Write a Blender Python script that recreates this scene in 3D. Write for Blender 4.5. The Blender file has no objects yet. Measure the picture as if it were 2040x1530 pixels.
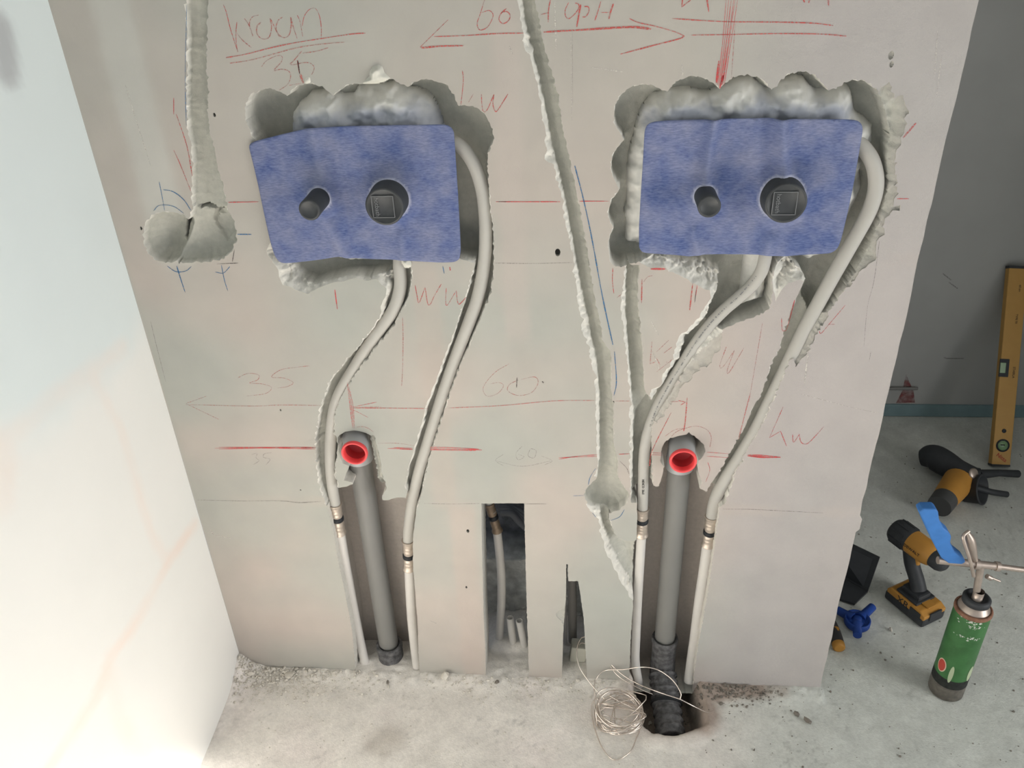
import bpy, bmesh, math, random
import numpy as np
from mathutils import Vector, Matrix
from mathutils.geometry import delaunay_2d_cdt

random.seed(7); RNG = np.random.default_rng(11)
C = bpy.context.scene.collection
S = bpy.context.scene

# ------------------------------------------------------------ camera, light, exposure
F = 1655.0578
RM = np.array([[0.9967155504154699, 0.0734232907071558, -0.034163312803642716],
               [0.008439068509790378, -0.5137370869185396, -0.8579061648263988],
               [-0.08054125453874005, 0.8548001087424975, -0.5126693675373442]])   # rows: right, down, forward
CP = np.array([0.76100613, -1.24744631, 1.51114322])
cam = bpy.data.cameras.new('camera'); co = bpy.data.objects.new('camera', cam); C.objects.link(co)
cam.sensor_width = 36; cam.lens = F / 2040 * 36; cam.clip_start = 0.02
M4 = Matrix.Identity(4)
for i in range(3):
    M4[i][0] = RM[0][i]; M4[i][1] = -RM[1][i]; M4[i][2] = -RM[2][i]; M4[i][3] = CP[i]
co.matrix_world = M4
S.camera = co

w = bpy.data.worlds.new('world'); S.world = w; w.use_nodes = True
bg = w.node_tree.nodes['Background']; bg.inputs[0].default_value = (0.80, 0.88, 1.0, 1); bg.inputs[1].default_value = 0.56

def area(name, loc, target, sx, sy, power, col):
    l = bpy.data.lights.new(name, 'AREA'); l.shape = 'RECTANGLE'; l.size = sx; l.size_y = sy; l.energy = power; l.color = col
    o = bpy.data.objects.new(name, l); C.objects.link(o); o.location = loc
    o.rotation_euler = (Vector(target) - Vector(loc)).to_track_quat('-Z', 'Y').to_euler(); return o
area('window_light', (3.3, -1.25, 0.90), (0.0, -0.4, 0.55), 1.3, 1.5, 34, (1.0, 0.985, 0.95))
# added spot onto the floor behind the viewer, to bounce light up the walls
sl_ = bpy.data.lights.new('bounce_spot', 'SPOT'); sl_.energy = 5600; sl_.spot_size = .32; sl_.spot_blend = .3; sl_.color = (1.0, .975, .93); sl_.shadow_soft_size = .05
so_ = bpy.data.objects.new('bounce_spot', sl_); C.objects.link(so_); so_.location = (3.6, -3.0, 2.4)
so_.rotation_euler = (Vector((.42, -1.22, 0)) - Vector(so_.location)).to_track_quat('-Z', 'Y').to_euler()

S.view_settings.view_transform = 'Standard'; S.view_settings.look = 'None'
S.view_settings.exposure = 0.14; S.view_settings.gamma = 1; S.view_settings.use_curve_mapping = False

# ------------------------------------------------------------ helpers: pixels to places
def ray(u, v): return RM.T @ np.array([(u - 1020) / F, (v - 765) / F, 1.0])
def at(u, v, Y=0.0):
    d = ray(u, v); t = (Y - CP[1]) / d[1]; return CP + t * d
def fl(u, v, z=0.0):
    d = ray(u, v); t = (z - CP[2]) / d[2]; return CP + t * d
def xz(pts, Y=0.0): return np.array([at(u, v, Y)[[0, 2]] for u, v in pts])

def lin(c):
    c = np.asarray(c, float) / 255
    return np.where(c < .04045, c / 12.92, ((c + .055) / 1.055) ** 2.4)

_ng = {}
def vn(x, y, s, seed=0):
    """smooth value noise, cells of size s, range -1..1"""
    if seed not in _ng: _ng[seed] = np.random.default_rng(seed).uniform(-1, 1, (128, 128))
    g = _ng[seed]; x = np.asarray(x, float) / s + 31.7; y = np.asarray(y, float) / s + 17.3
    i = np.floor(x).astype(int); j = np.floor(y).astype(int); fx = x - i; fy = y - j
    fx = fx * fx * (3 - 2 * fx); fy = fy * fy * (3 - 2 * fy)
    a = g[i % 128, j % 128]; b = g[(i + 1) % 128, j % 128]; c = g[i % 128, (j + 1) % 128]; d = g[(i + 1) % 128, (j + 1) % 128]
    return (a * (1 - fx) + b * fx) * (1 - fy) + (c * (1 - fx) + d * fx) * fy
def fbm(x, y, s, seed=0, o=4):
    r = 0; a = 1; t = 0
    for k in range(o): r = r + a * vn(x, y, s / 2 ** k, seed + k); t += a; a *= .55
    return r / t
def sst(a, b, x):
    t = np.clip((np.asarray(x, float) - a) / (b - a), 0, 1); return t * t * (3 - 2 * t)

def inside(P, poly):
    x, y = P[:, 0], P[:, 1]; r = np.zeros(len(P), bool); n = len(poly)
    bb = (x > poly[:, 0].min()) & (x < poly[:, 0].max()) & (y > poly[:, 1].min()) & (y < poly[:, 1].max())
    k = np.nonzero(bb)[0]; X, Y = x[k], y[k]; q = np.zeros(len(k), bool)
    for i in range(n):
        x0, y0 = poly[i - 1]; x1, y1 = poly[i]
        if y0 == y1: continue
        c = ((y0 > Y) != (y1 > Y)) & (X < (x1 - x0) * (Y - y0) / (y1 - y0) + x0)
        q ^= c
    r[k] = q; return r
def segdist(P, a, b):
    d = b - a; L = (d ** 2).sum() + 1e-18
    t = np.clip(((P - a) @ d) / L, 0, 1); return np.hypot(*(P - a - t[:, None] * d).T)
def pdist(P, poly, closed=True):
    m = np.full(len(P), 9.0)
    for i in range(0 if closed else 1, len(poly)): m = np.minimum(m, segdist(P, poly[i - 1], poly[i]))
    return m

def catmull(p, n=6):
    p = [np.array(q, float) for q in p]
    if len(p) < 3:
        return [p[0] + (p[1] - p[0]) * k / n for k in range(n + 1)]
    q = [2 * p[0] - p[1]] + p + [2 * p[-1] - p[-2]]; out = []
    for i in range(1, len(q) - 2):
        a, b, c, d = q[i - 1:i + 3]
        for k in range(n):
            t = k / n
            out.append(.5 * (2 * b + (c - a) * t + (2 * a - 5 * b + 4 * c - d) * t * t + (3 * b - a - 3 * c + d) * t ** 3))
    out.append(p[-1]); return out

# ------------------------------------------------------------ helpers: materials
def mat(name, col=(200, 200, 200), rough=.7, metal=0, attr=False, noise=0, nscale=40, bump=0, bscale=60, bdist=.002,
        bump2=0, b2scale=400, spec=.3, trans=0, alpha=None, ascale=300, rawcol=None, stretch=None, attrbump=False):
    m = bpy.data.materials.new(name); m.use_nodes = True; N = m.node_tree.nodes; L = m.node_tree.links
    b = N['Principled BSDF']; b.inputs['Roughness'].default_value = rough; b.inputs['Metallic'].default_value = metal
    b.inputs['Specular IOR Level'].default_value = spec
    if trans: b.inputs['Transmission Weight'].default_value = trans
    tc = N.new('ShaderNodeTexCoord'); vec = tc.outputs['Object']
    if stretch:
        mp = N.new('ShaderNodeMapping'); mp.inputs['Scale'].default_value = stretch; L.new(vec, mp.inputs[0]); vec = mp.outputs[0]
    c = tuple(rawcol) if rawcol is not None else tuple(lin(col))
    src = None
    if attr:
        a = N.new('ShaderNodeAttribute'); a.attribute_name = 'Col'; src = a.outputs['Color']
    if noise:
        n = N.new('ShaderNodeTexNoise'); n.inputs['Scale'].default_value = nscale; n.inputs['Detail'].default_value = 6
        L.new(vec, n.inputs['Vector'])
        mr = N.new('ShaderNodeMapRange'); mr.inputs[1].default_value = .3; mr.inputs[2].default_value = .7
        mr.inputs[3].default_value = 1 - noise; mr.inputs[4].default_value = 1 + noise; L.new(n.outputs[0], mr.inputs[0])
        mx = N.new('ShaderNodeVectorMath'); mx.operation = 'SCALE'
        if src: L.new(src, mx.inputs[0])
        else: mx.inputs[0].default_value = c
        L.new(mr.outputs[0], mx.inputs['Scale']); src = mx.outputs[0]
    if src: L.new(src, b.inputs['Base Color'])
    else: b.inputs['Base Color'].default_value = (*c, 1)
    prev = None
    for st, sc in ((bump, bscale), (bump2, b2scale)):
        if not st: continue
        n = N.new('ShaderNodeTexNoise'); n.inputs['Scale'].default_value = sc; n.inputs['Detail'].default_value = 5
        L.new(vec, n.inputs['Vector'])
        bp = N.new('ShaderNodeBump'); bp.inputs['Strength'].default_value = st; bp.inputs['Distance'].default_value = bdist
        if attrbump:
            mm = N.new('ShaderNodeMath'); mm.operation = 'MULTIPLY'; mm.inputs[1].default_value = st
            L.new(a.outputs['Alpha'], mm.inputs[0]); L.new(mm.outputs[0], bp.inputs['Strength'])
        L.new(n.outputs[0], bp.inputs['Height'])
        if prev: L.new(prev, bp.inputs['Normal'])
        prev = bp.outputs[0]
    if prev: L.new(prev, b.inputs['Normal'])
    if alpha is not None:
        n = N.new('ShaderNodeTexNoise'); n.inputs['Scale'].default_value = ascale; n.inputs['Detail'].default_value = 3
        L.new(tc.outputs['Object'], n.inputs['Vector'])
        mr = N.new('ShaderNodeMapRange'); mr.inputs[1].default_value = .35; mr.inputs[2].default_value = .62
        mr.inputs[3].default_value = alpha[0]; mr.inputs[4].default_value = alpha[1]
        L.new(n.outputs[0], mr.inputs[0]); L.new(mr.outputs[0], b.inputs['Alpha'])
    return m

# ------------------------------------------------------------ helpers: meshes and objects
def link(name, me, m, parent=None):
    o = bpy.data.objects.new(name, me); C.objects.link(o)
    for k in (m if isinstance(m, (list, tuple)) else [m]): me.materials.append(k)
    if parent: o.parent = parent
    return o
def mesh_from(V, Fc, cols=None, smooth=True, mats=None, smask=None):
    me = bpy.data.meshes.new('m'); me.from_pydata([tuple(map(float, v)) for v in V], [], [tuple(map(int, f)) for f in Fc]); me.update()
    if cols is not None:
        ca = me.color_attributes.new('Col', 'FLOAT_COLOR', 'POINT'); cc = np.asarray(cols, float)
        if cc.shape[1] == 3: cc = np.c_[cc, np.ones(len(cc))]
        ca.data.foreach_set('color', cc.astype(np.float32).ravel())
    sm = np.full(len(me.polygons), bool(smooth)) if smask is None else smask
    me.polygons.foreach_set('use_smooth', sm.astype(bool))
    if mats is not None: me.polygons.foreach_set('material_index', np.asarray(mats, np.int32))
    return me
class B:
    """collects shapes into one mesh"""
    def __init__(s): s.bm = bmesh.new()
    def add(s, V, Fc, smooth=True):
        vs = [s.bm.verts.new(tuple(map(float, v))) for v in V]
        for f in Fc:
            try:
                q = s.bm.faces.new([vs[i] for i in f]); q.smooth = smooth
            except ValueError: pass
        return s
    def tube(s, path, r, n=14, caps=True, closed=False):
        p = [np.array(q, float) for q in path]; K = len(p); rr = r if hasattr(r, '__len__') else [r] * K
        T = [p[min(i + 1, K - 1)] - p[max(i - 1, 0)] for i in range(K)]; T = [t / (np.linalg.norm(t) + 1e-12) for t in T]
        u = np.cross(T[0], [0, 0, 1.]);
        if np.linalg.norm(u) < .1: u = np.cross(T[0], [0, 1., 0])
        u /= np.linalg.norm(u); V = []
        for i in range(K):
            u = u - T[i] * (u @ T[i]); u /= np.linalg.norm(u); v = np.cross(T[i], u)
            for k in range(n):
                a = 2 * math.pi * k / n; V.append(p[i] + rr[i] * (math.cos(a) * u + math.sin(a) * v))
        Fc = [(i * n + k, i * n + (k + 1) % n, (i + 1) * n + (k + 1) % n, (i + 1) * n + k) for i in range(K - 1) for k in range(n)]
        s.add(V, Fc)
        if caps:
            s.add(V[:n], [tuple(range(n))[::-1]], False); s.add(V[-n:], [tuple(range(n))], False)
        return s
    def lathe(s, prof, M=Matrix.Identity(4), n=28):
        """prof: (radius, height) about local Z"""
        V = []; K = len(prof)
        for r, h in prof:
            for k in range(n):
                a = 2 * math.pi * k / n; V.append(M @ Vector((r * math.cos(a), r * math.sin(a), h)))
        Fc = [(i * n + k, i * n + (k + 1) % n, (i + 1) * n + (k + 1) % n, (i + 1) * n + k) for i in range(K - 1) for k in range(n)]
        s.add(V, Fc); return s
    def box(s, sx, sy, sz, M=Matrix.Identity(4), bev=0.0):
        b2 = bmesh.new(); bmesh.ops.create_cube(b2, size=1, matrix=Matrix.Diagonal((sx, sy, sz, 1)))
        if bev: bmesh.ops.bevel(b2, geom=list(b2.edges), offset=bev, segments=2, affect='EDGES', profile=.6)
        b2.verts.ensure_lookup_table(); b2.verts.index_update()
        s.add([M @ v.co for v in b2.verts], [[v.index for v in f.verts] for f in b2.faces], False); b2.free(); return s
    def prism(s, poly, d, M=Matrix.Identity(4), bev=0.0, smooth=False):
        """outline in local XY, thickness d in local Z (centred)"""
        b2 = bmesh.new(); vs = [b2.verts.new((x, y, -d / 2)) for x, y in poly]; f = b2.faces.new(vs)
        r = bmesh.ops.extrude_face_region(b2, geom=[f]); vv = [e for e in r['geom'] if isinstance(e, bmesh.types.BMVert)]
        bmesh.ops.translate(b2, verts=vv, vec=(0, 0, d)); bmesh.ops.recalc_face_normals(b2, faces=list(b2.faces))
        if bev:
            bmesh.ops.bevel(b2, geom=list(b2.edges), offset=bev, segments=3, affect='EDGES', profile=.6, clamp_overlap=True)
        b2.verts.index_update()
        s.add([M @ v.co for v in b2.verts], [[v.index for v in f.verts] for f in b2.faces], smooth); b2.free(); return s
    def obj(s, name, m, parent=None):
        bmesh.ops.recalc_face_normals(s.bm, faces=list(s.bm.faces))
        me = bpy.data.meshes.new(name); s.bm.to_mesh(me); s.bm.free(); return link(name, me, m, parent)
def tag(o, label, cat, group=None, kind=None):
    o['label'] = label; o['category'] = cat
    if group: o['group'] = group
    if kind: o['kind'] = kind
    return o
def thing(name, loc, label, cat, group=None, rot=None):
    o = bpy.data.objects.new(name, None); C.objects.link(o); o.location = loc; o.empty_display_size = .02
    if rot is not None: o.rotation_euler = rot
    return tag(o, label, cat, group)
def keep(o, p):
    """parent keeping world coordinates (parents here are only translated)"""
    o.parent = p; o.matrix_parent_inverse = Matrix.Translation(-Vector(p.location)); return o
def struct(o): o['kind'] = 'structure'; return o
def frame(o, z, x=(1, 0, 0)):
    z = Vector(z).normalized(); x = Vector(x); x = (x - z * x.dot(z)).normalized(); y = z.cross(x)
    return Matrix(((x.x, y.x, z.x, o[0]), (x.y, y.y, z.y, o[1]), (x.z, y.z, z.z, o[2]), (0, 0, 0, 1)))

# ------------------------------------------------------------ materials
m_front = mat('gypsum_block_face', attr=True, rough=.85, noise=.035, nscale=14, bump=.6, bscale=110, bdist=.0016, bump2=.3, b2scale=700, attrbump=True)
m_raw = mat('raw_cut_gypsum', attr=True, rough=.95, noise=.06, nscale=120, bump=.5, bscale=220, bdist=.0015, bump2=.5, b2scale=900)
m_left = mat('left_plaster', attr=True, rough=.8, noise=.015, nscale=6, bump=.1, bscale=60, bdist=.001, attrbump=True)
m_floor = mat('dusty_screed', attr=True, rough=.95, noise=.07, nscale=150, bump=.6, bscale=320, bdist=.0014, bump2=.18, b2scale=70)
m_mortar = mat('mortar', attr=True, rough=.8, noise=.06, nscale=60, bump=.35, bscale=150, bdist=.0015)
m_dark = mat('dark_concrete', attr=True, rough=.95, noise=.25, nscale=45, bump=1, bscale=70, bdist=.006)
m_far = mat('far_grey_wall', (160, 160, 157), rough=.95, noise=.05, nscale=5, bump=.15, bscale=120, bdist=.001)
m_pipe = mat('white_pipe', (176, 173, 167), rough=.5, noise=.02, nscale=30)
m_pipe2 = mat('white_pipe_lower', (203, 199, 194), rough=.55, noise=.03, nscale=30)
m_brass = mat('press_sleeve', (190, 178, 166), rough=.38, metal=.55, noise=.08, nscale=150)
m_brassd = mat('dusty_press_sleeve', (140, 122, 104), rough=.5, metal=.4, noise=.12, nscale=150)
m_black = mat('black_rubber', (34, 36, 40), rough=.5)
m_cap = mat('black_sleeve', (60, 62, 64), rough=.42, noise=.08, nscale=60)
m_pvc = mat('grey_pvc', (121, 120, 117), rough=.5, noise=.05, nscale=9)
m_pvcl = mat('grey_pvc_spigot', (170, 171, 172), rough=.45, noise=.02)
m_rub = mat('dusty_rubber', (92, 91, 92), rough=.8, noise=.55, nscale=90, bump=.6, bscale=120)
m_red = mat('red_seal', (236, 82, 84), rough=.45)
m_redin = mat('red_plug_inside', (176, 62, 66), rough=.6)
m_yel = mat('yellow_plastic', (178, 128, 58), rough=.5, noise=.05, nscale=40)
m_lvl = mat('yellow_level_paint', (180, 140, 78), rough=.5, noise=.03)
m_blk = mat('black_plastic', (52, 54, 57), rough=.55, noise=.1, nscale=50)
m_blue = mat('blue_plastic', (62, 116, 182), rough=.5, noise=.08, nscale=60)
m_blued = mat('dark_blue_plastic', (34, 66, 140), rough=.5, noise=.1, nscale=60)
m_steel = mat('dull_steel', (176, 162, 152), rough=.35, metal=.6, noise=.1, nscale=60)
m_wire = mat('tin_wire', (225, 214, 205), rough=.22, metal=.85)
m_can = mat('green_can', (60, 104, 60), rough=.45, noise=.2, nscale=35)
m_crust = mat('blackened_label', (38, 40, 38), rough=.8, noise=.4, nscale=120)
m_canm = mat('worn_can_metal', (110, 105, 98), rough=.5, metal=.4, noise=.35, nscale=90)
m_rust = mat('rusty_rim', (128, 92, 74), rough=.7, noise=.3, nscale=120)
m_white = mat('white_scratch', (190, 196, 186), rough=.8)
m_glass = mat('vial_green', (120, 150, 110), rough=.2, spec=.6)
m_strip = mat('blue_edge_strip', (116, 138, 142), rough=.7, noise=.06)
m_txt = mat('printed_black', (40, 40, 42), rough=.7)
m_txtg = mat('embossed_grey', (112, 114, 116), rough=.6)
m_pen = {'r': mat('red_pencil', (190, 82, 78), rough=.9, alpha=(.3, .85), ascale=420),
         'R': mat('red_marker', (196, 72, 74), rough=.9, alpha=(.5, .95), ascale=300),
         'p': mat('faint_red_pencil', (186, 98, 90), rough=.9, alpha=(.15, .7), ascale=420),
         'b': mat('blue_pencil', (52, 104, 146), rough=.9, alpha=(.5, 1), ascale=420),
         'k': mat('dark_pencil', (60, 52, 54), rough=.9, alpha=(.4, 1), ascale=420),
         'g': mat('grey_pencil', (120, 116, 112), rough=.9, alpha=(.1, .6), ascale=420),
         'w': mat('white_scrape', (212, 207, 198), rough=.9, alpha=(.1, .8), ascale=300)}

# ------------------------------------------------------------ the chased wall
W = 1.285; H = 1.62; TH = 0.075
POLY = []
def rec(pts, D, prof='pit', jag=.0008, step=.004, g0=.75, fall=.006, through=False, chip=.0016, col='raw', Y=0, seed=None, rough=.0012):
    p = xz(pts, Y); n = len(p); out = []
    rs = np.random.default_rng(len(POLY) + 5 if seed is None else seed)
    for i in range(n):
        a, b = p[i], p[(i + 1) % n]; k = max(1, int(np.linalg.norm(b - a) / step))
        for j in range(k): out.append(a + (b - a) * j / k)
    out = np.array(out) + rs.normal(0, jag, (len(out), 2))
    out[:, 1] = np.maximum(out[:, 1], -.03)
    POLY.append(dict(p=out, D=D, prof=prof, g0=g0, fall=fall, through=through, col=col, rough=rough))
    if chip and not through and prof == 'pit':
        c = out; t = np.roll(c, -1, 0) - np.roll(c, 1, 0); nrm = np.c_[t[:, 1], -t[:, 0]] / (np.linalg.norm(t, axis=1)[:, None] + 1e-9)
        A = .5 * np.sum(c[:, 0] * np.roll(c[:, 1], -1) - np.roll(c[:, 0], -1) * c[:, 1])
        if A < 0: nrm = -nrm
        amp = chip * (1 + .8 * rs.uniform(-1, 1, len(c)))[:, None]
        POLY.append(dict(p=c + nrm * amp, D=.02, prof='slope', sl=.9, g0=0, fall=1, through=False, col='chip', rough=0))
def chamfer(pts, sl=.7, D=.05, jag=.0015, step=.004):
    p = xz(pts); n = len(p); out = []; rs = np.random.default_rng(len(POLY) + 5)
    for i in range(n):
        a, b = p[i], p[(i + 1) % n]; k = max(1, int(np.linalg.norm(b - a) / step))
        for j in range(k): out.append(a + (b - a) * j / k)
    nz_ = rs.normal(0, jag * 1.1, (len(out), 2)); nz_ = .5 * nz_ + .25 * (np.roll(nz_, 1, 0) + np.roll(nz_, -1, 0))
    POLY.append(dict(p=np.array(out) + nz_, D=D, prof='slope', sl=sl, g0=0, fall=1, through=False, col='chip', rough=.001))

# channel down to the left socket cut-out
rec([(373, -25), (373, 24), (377, 71), (375, 118), (373, 180), (375, 220), (379, 267), (386, 314), (384, 365), (386, 416), (380, 440), (440, 440), (451, 416),
     (444, 384), (432, 333), (422, 282), (415, 267), (412, 220), (412, 165), (409, 129), (410, 78), (411, 39), (412, -25)], .026, jag=.0009, g0=.55, fall=.008, chip=.0022)
rec([(377, 441), (365, 430), (350, 424), (325, 423), (305, 430), (292, 445), (287, 465), (288, 485), (296, 503), (310, 515), (330, 523), (350, 518), (363, 500), (372, 480), (378, 458)], .050, g0=.35, fall=.012)
rec([(376, 441), (390, 428), (410, 416), (430, 412), (449, 416), (455, 425), (465, 440), (470, 460), (469, 480), (460, 500), (445, 513), (425, 518), (385, 523), (355, 522), (345, 505), (356, 480), (362, 455)], .034, g0=.4, fall=.010, jag=.001, rough=.0022)
rec([(416, 440), (430, 425), (447, 428), (456, 445), (455, 470), (440, 490), (424, 478), (414, 458)], .040, g0=.8, chip=0)
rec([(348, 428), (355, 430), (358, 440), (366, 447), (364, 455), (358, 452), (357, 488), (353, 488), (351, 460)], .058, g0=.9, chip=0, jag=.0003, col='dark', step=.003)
for (cu_, cv_, ra, rb, a0, a1) in ((438, 447, 24, 20, 1.7, 4.6), (400, 452, 34, 30, .4, 1.9)):
    ring = [(cu_ + ra * math.cos(a0 + (a1 - a0) * k / 16), cv_ - ra * 1.1 * math.sin(a0 + (a1 - a0) * k / 16)) for k in range(17)] + [(cu_ + rb * math.cos(a1 - (a1 - a0) * k / 16), cv_ - rb * 1.1 * math.sin(a1 - (a1 - a0) * k / 16)) for k in range(17)]
    rec(ring, .041, g0=.95, chip=0, jag=.0002, step=.003)
# left mixer cut-out (overlapping core holes)
rec([(515, 283), (505, 270), (495, 252), (490, 230), (490, 215), (494, 202), (503, 190), (517, 182), (533, 179), (550, 181), (563, 187), (572, 193), (577, 190), (583, 180), (595, 172),
     (610, 168), (622, 169), (640, 175), (655, 185), (664, 192), (668, 190), (678, 180), (692, 172), (710, 169), (745, 168), (765, 165), (775, 159), (785, 161), (800, 170), (813, 176),
     (823, 167), (840, 161), (855, 160), (870, 163), (885, 170), (897, 182), (905, 195), (910, 210), (913, 213), (930, 212), (950, 216), (965, 228), (975, 245), (980, 262), (981, 280),
     (975, 295), (970, 305), (970, 340), (972, 380), (975, 430), (965, 500), (952, 520), (916, 514), (860, 512), (818, 512), (780, 545), (752, 548), (730, 552), (705, 548), (680, 552), (650, 560),
     (625, 568), (600, 562), (585, 548), (570, 530), (556, 500), (545, 440), (535, 380), (525, 320)], .062, g0=.75, fall=.010, jag=.0004, step=.003)
chamfer([(530, 500), (545, 520), (553, 540), (556, 552), (567, 567), (585, 575), (600, 580), (615, 585), (622, 580), (635, 572), (655, 566), (670, 566), (690, 558), (705, 554), (730, 559),
         (750, 557), (768, 574), (770, 590), (758, 609), (757, 636), (738, 659), (711, 696), (740, 700), (800, 620), (815, 560), (817, 500), (700, 440), (560, 440)], sl=1.3)
# channel 1
rec([(777, 540), (778, 574), (777, 587), (770, 602), (768, 617), (761, 633), (740, 661), (712, 698), (694, 716), (681, 735), (666, 751), (657, 765), (654, 781), (644, 800), (640, 818), (636, 841),
     (633, 859), (631, 873), (632, 891), (632, 912), (633, 930), (639, 969), (645, 989), (652, 1006), (674, 990), (671, 965), (666, 947), (665, 930), (669, 905), (672, 885), (668, 872), (663, 863), (665, 832),
     (669, 810), (681, 782), (703, 748), (740, 700), (785, 645), (799, 615), (811, 592), (816, 568), (818, 534), (818, 505), (777, 505)], .030, jag=.0008, g0=.6, fall=.008, chip=.0024)
# channel 2
rec([(948, 505), (948, 522), (944, 545), (936, 574), (924, 613), (912, 649), (901, 686), (888, 715), (877, 752), (870, 769), (856, 803), (847, 832), (846, 846), (839, 865), (831, 889), (825, 912), (817, 928),
     (814, 947), (810, 967), (812, 983), (806, 1000), (829, 1010), (838, 987), (843, 953), (857, 902), (870, 859), (882, 822), (903, 758), (916, 725), (932, 690), (946, 656), (956, 633), (967, 605), (976, 586), (980, 554),
     (982, 520), (981, 470), (976, 420), (972, 380), (955, 380)], .034, jag=.0007, g0=.7, fall=.008, chip=.0020)
chamfer([(916, 513), (930, 520), (947, 527), (944, 548), (934, 574), (921, 613), (909, 649), (896, 686), (882, 720), (872, 752), (865, 769), (850, 803), (843, 832), (834, 865), (820, 912), (812, 940), (850, 935), (880, 800), (930, 680), (960, 600), (970, 500), (940, 490)], sl=1.2, jag=.0012)
# drain opening and lower chase, left
rec([(673, 872), (678, 866), (688, 861), (706, 858), (723, 861), (735, 866), (737, 880), (742, 900), (748, 925), (752, 955), (757, 962), (767, 961), (769, 973), (760, 990), (763, 997), (774, 997), (784, 993), (796, 992), (808, 992),
     (829, 1000), (829, 1016), (825, 1045), (822, 1075), (822, 1131), (826, 1174), (831, 1237), (833, 1296), (838, 1375), (712, 1375), (707, 1311), (702, 1256), (686, 1170), (674, 1114), (666, 1065), (659, 1036), (652, 1000),
     (660, 985), (670, 972), (678, 972), (690, 970), (703, 965), (702, 961), (686, 957), (688, 947), (694, 936), (696, 928), (682, 922), (680, 914), (676, 900), (675, 887)], .092, g0=.97, jag=.0003, chip=.0007, col='back', rough=.0003)
rec([(735, 866), (745, 867), (749, 885), (757, 906), (759, 930), (761, 947), (767, 961), (757, 962), (752, 955), (748, 925), (742, 900), (737, 880)], .012, g0=.2, fall=.004, chip=0)
# socket channel in the middle
rec([(1040, -25), (1040, 0), (1052, 69), (1071, 144), (1087, 220), (1101, 295), (1115, 351), (1127, 400), (1140, 478), (1153, 544), (1166, 609), (1180, 682), (1190, 727), (1195, 792), (1195, 894), (1194, 930), (1190, 952),
     (1228, 948), (1231, 930), (1226, 903), (1221, 882), (1221, 826), (1219, 792), (1215, 748), (1217, 714), (1213, 698), (1203, 685), (1198, 661), (1193, 635), (1185, 599), (1173, 523), (1161, 452), (1154, 417), (1143, 361), (1134, 317),
     (1123, 267), (1116, 238), (1110, 191), (1101, 157), (1083, 91), (1074, 47), (1063, 0), (1058, -25)], .028, jag=.0008, g0=.55, fall=.009, chip=.0012)
chamfer([(1023, -25), (1028, 0), (1035, 31), (1043, 69), (1041, 82), (1054, 104), (1063, 144), (1074, 188), (1080, 232), (1090, 270), (1088, 317), (1102, 330), (1112, 364), (1120, 400), (1127, 452), (1140, 497), (1143, 531), (1147, 562),
         (1152, 588), (1152, 614), (1161, 635), (1157, 651), (1166, 672), (1174, 693), (1176, 722), (1185, 745), (1188, 800), (1187, 835), (1190, 882), (1191, 913), (1189, 939), (1184, 951), (1205, 950), (1212, 900), (1208, 780), (1200, 700),
         (1170, 560), (1140, 430), (1100, 230), (1070, 80), (1050, -25)], sl=.9, jag=.0020, step=.003)
rec([(1205, 939), (1195, 943), (1187, 957), (1171, 971), (1165, 985), (1168, 996), (1176, 1008), (1194, 1015), (1212, 1021), (1233, 1015), (1247, 1001), (1254, 987), (1247, 978), (1237, 964), (1229, 948), (1217, 940)], .042, g0=.45, fall=.012, jag=.0006)
rec([(1193, 1008), (1200, 1040), (1205, 1056), (1219, 1092), (1233, 1124), (1250, 1152), (1263, 1180), (1272, 1180), (1272, 1075), (1256, 1079), (1231, 1072), (1221, 1058), (1214, 1044), (1212, 1018)], .030, jag=.001, g0=.5, fall=.012, chip=0, rough=.002)
chamfer([(1166, 1004), (1179, 1020), (1192, 1033), (1194, 1056), (1201, 1074), (1205, 1097), (1217, 1115), (1228, 1140), (1233, 1152), (1245, 1170), (1262, 1200), (1272, 1200), (1268, 1140), (1230, 1080), (1212, 1030), (1200, 1000)], sl=.8, jag=.0018)
# right vertical channel
rec([(1249, 525), (1248, 567), (1247, 620), (1251, 675), (1255, 730), (1259, 785), (1263, 821), (1262, 885), (1260, 940), (1258, 1000), (1300, 1000), (1296, 800), (1291, 792), (1283, 776), (1280, 711), (1275, 656), (1271, 620), (1270, 562), (1274, 530)], .030, jag=.0008, g0=.55, fall=.008, chip=.0012)
chamfer([(1244, 530), (1242, 567), (1237, 606), (1241, 648), (1247, 697), (1249, 739), (1254, 776), (1256, 803), (1253, 821), (1256, 885), (1254, 920), (1256, 990), (1285, 990), (1275, 820), (1265, 650), (1262, 540)], sl=.8, jag=.0018, step=.003)
# right mixer cut-out
HOLE2 = [(1226, 227), (1227, 213), (1236, 193), (1253, 177), (1280, 170), (1301, 172), (1318, 181), (1328, 186), (1335, 177), (1352, 162), (1376, 154), (1400, 157), (1421, 167), (1433, 179), (1445, 167), (1462, 155), (1483, 151),
         (1507, 155), (1524, 167), (1538, 182), (1548, 172), (1565, 153), (1589, 145), (1610, 146), (1627, 155), (1641, 172), (1651, 181), (1665, 179), (1682, 167), (1699, 162), (1720, 163), (1733, 170), (1747, 181)]
LEFT2 = [(1246, 526), (1237, 531), (1225, 526), (1218, 518), (1215, 500), (1214, 483), (1218, 467), (1225, 453), (1219, 443), (1213, 430), (1215, 414), (1220, 400), (1228, 387), (1238, 375), (1237, 367), (1223, 351), (1219, 335),
         (1221, 315), (1227, 300), (1237, 287), (1247, 279), (1242, 271), (1232, 255), (1225, 242)]
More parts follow.
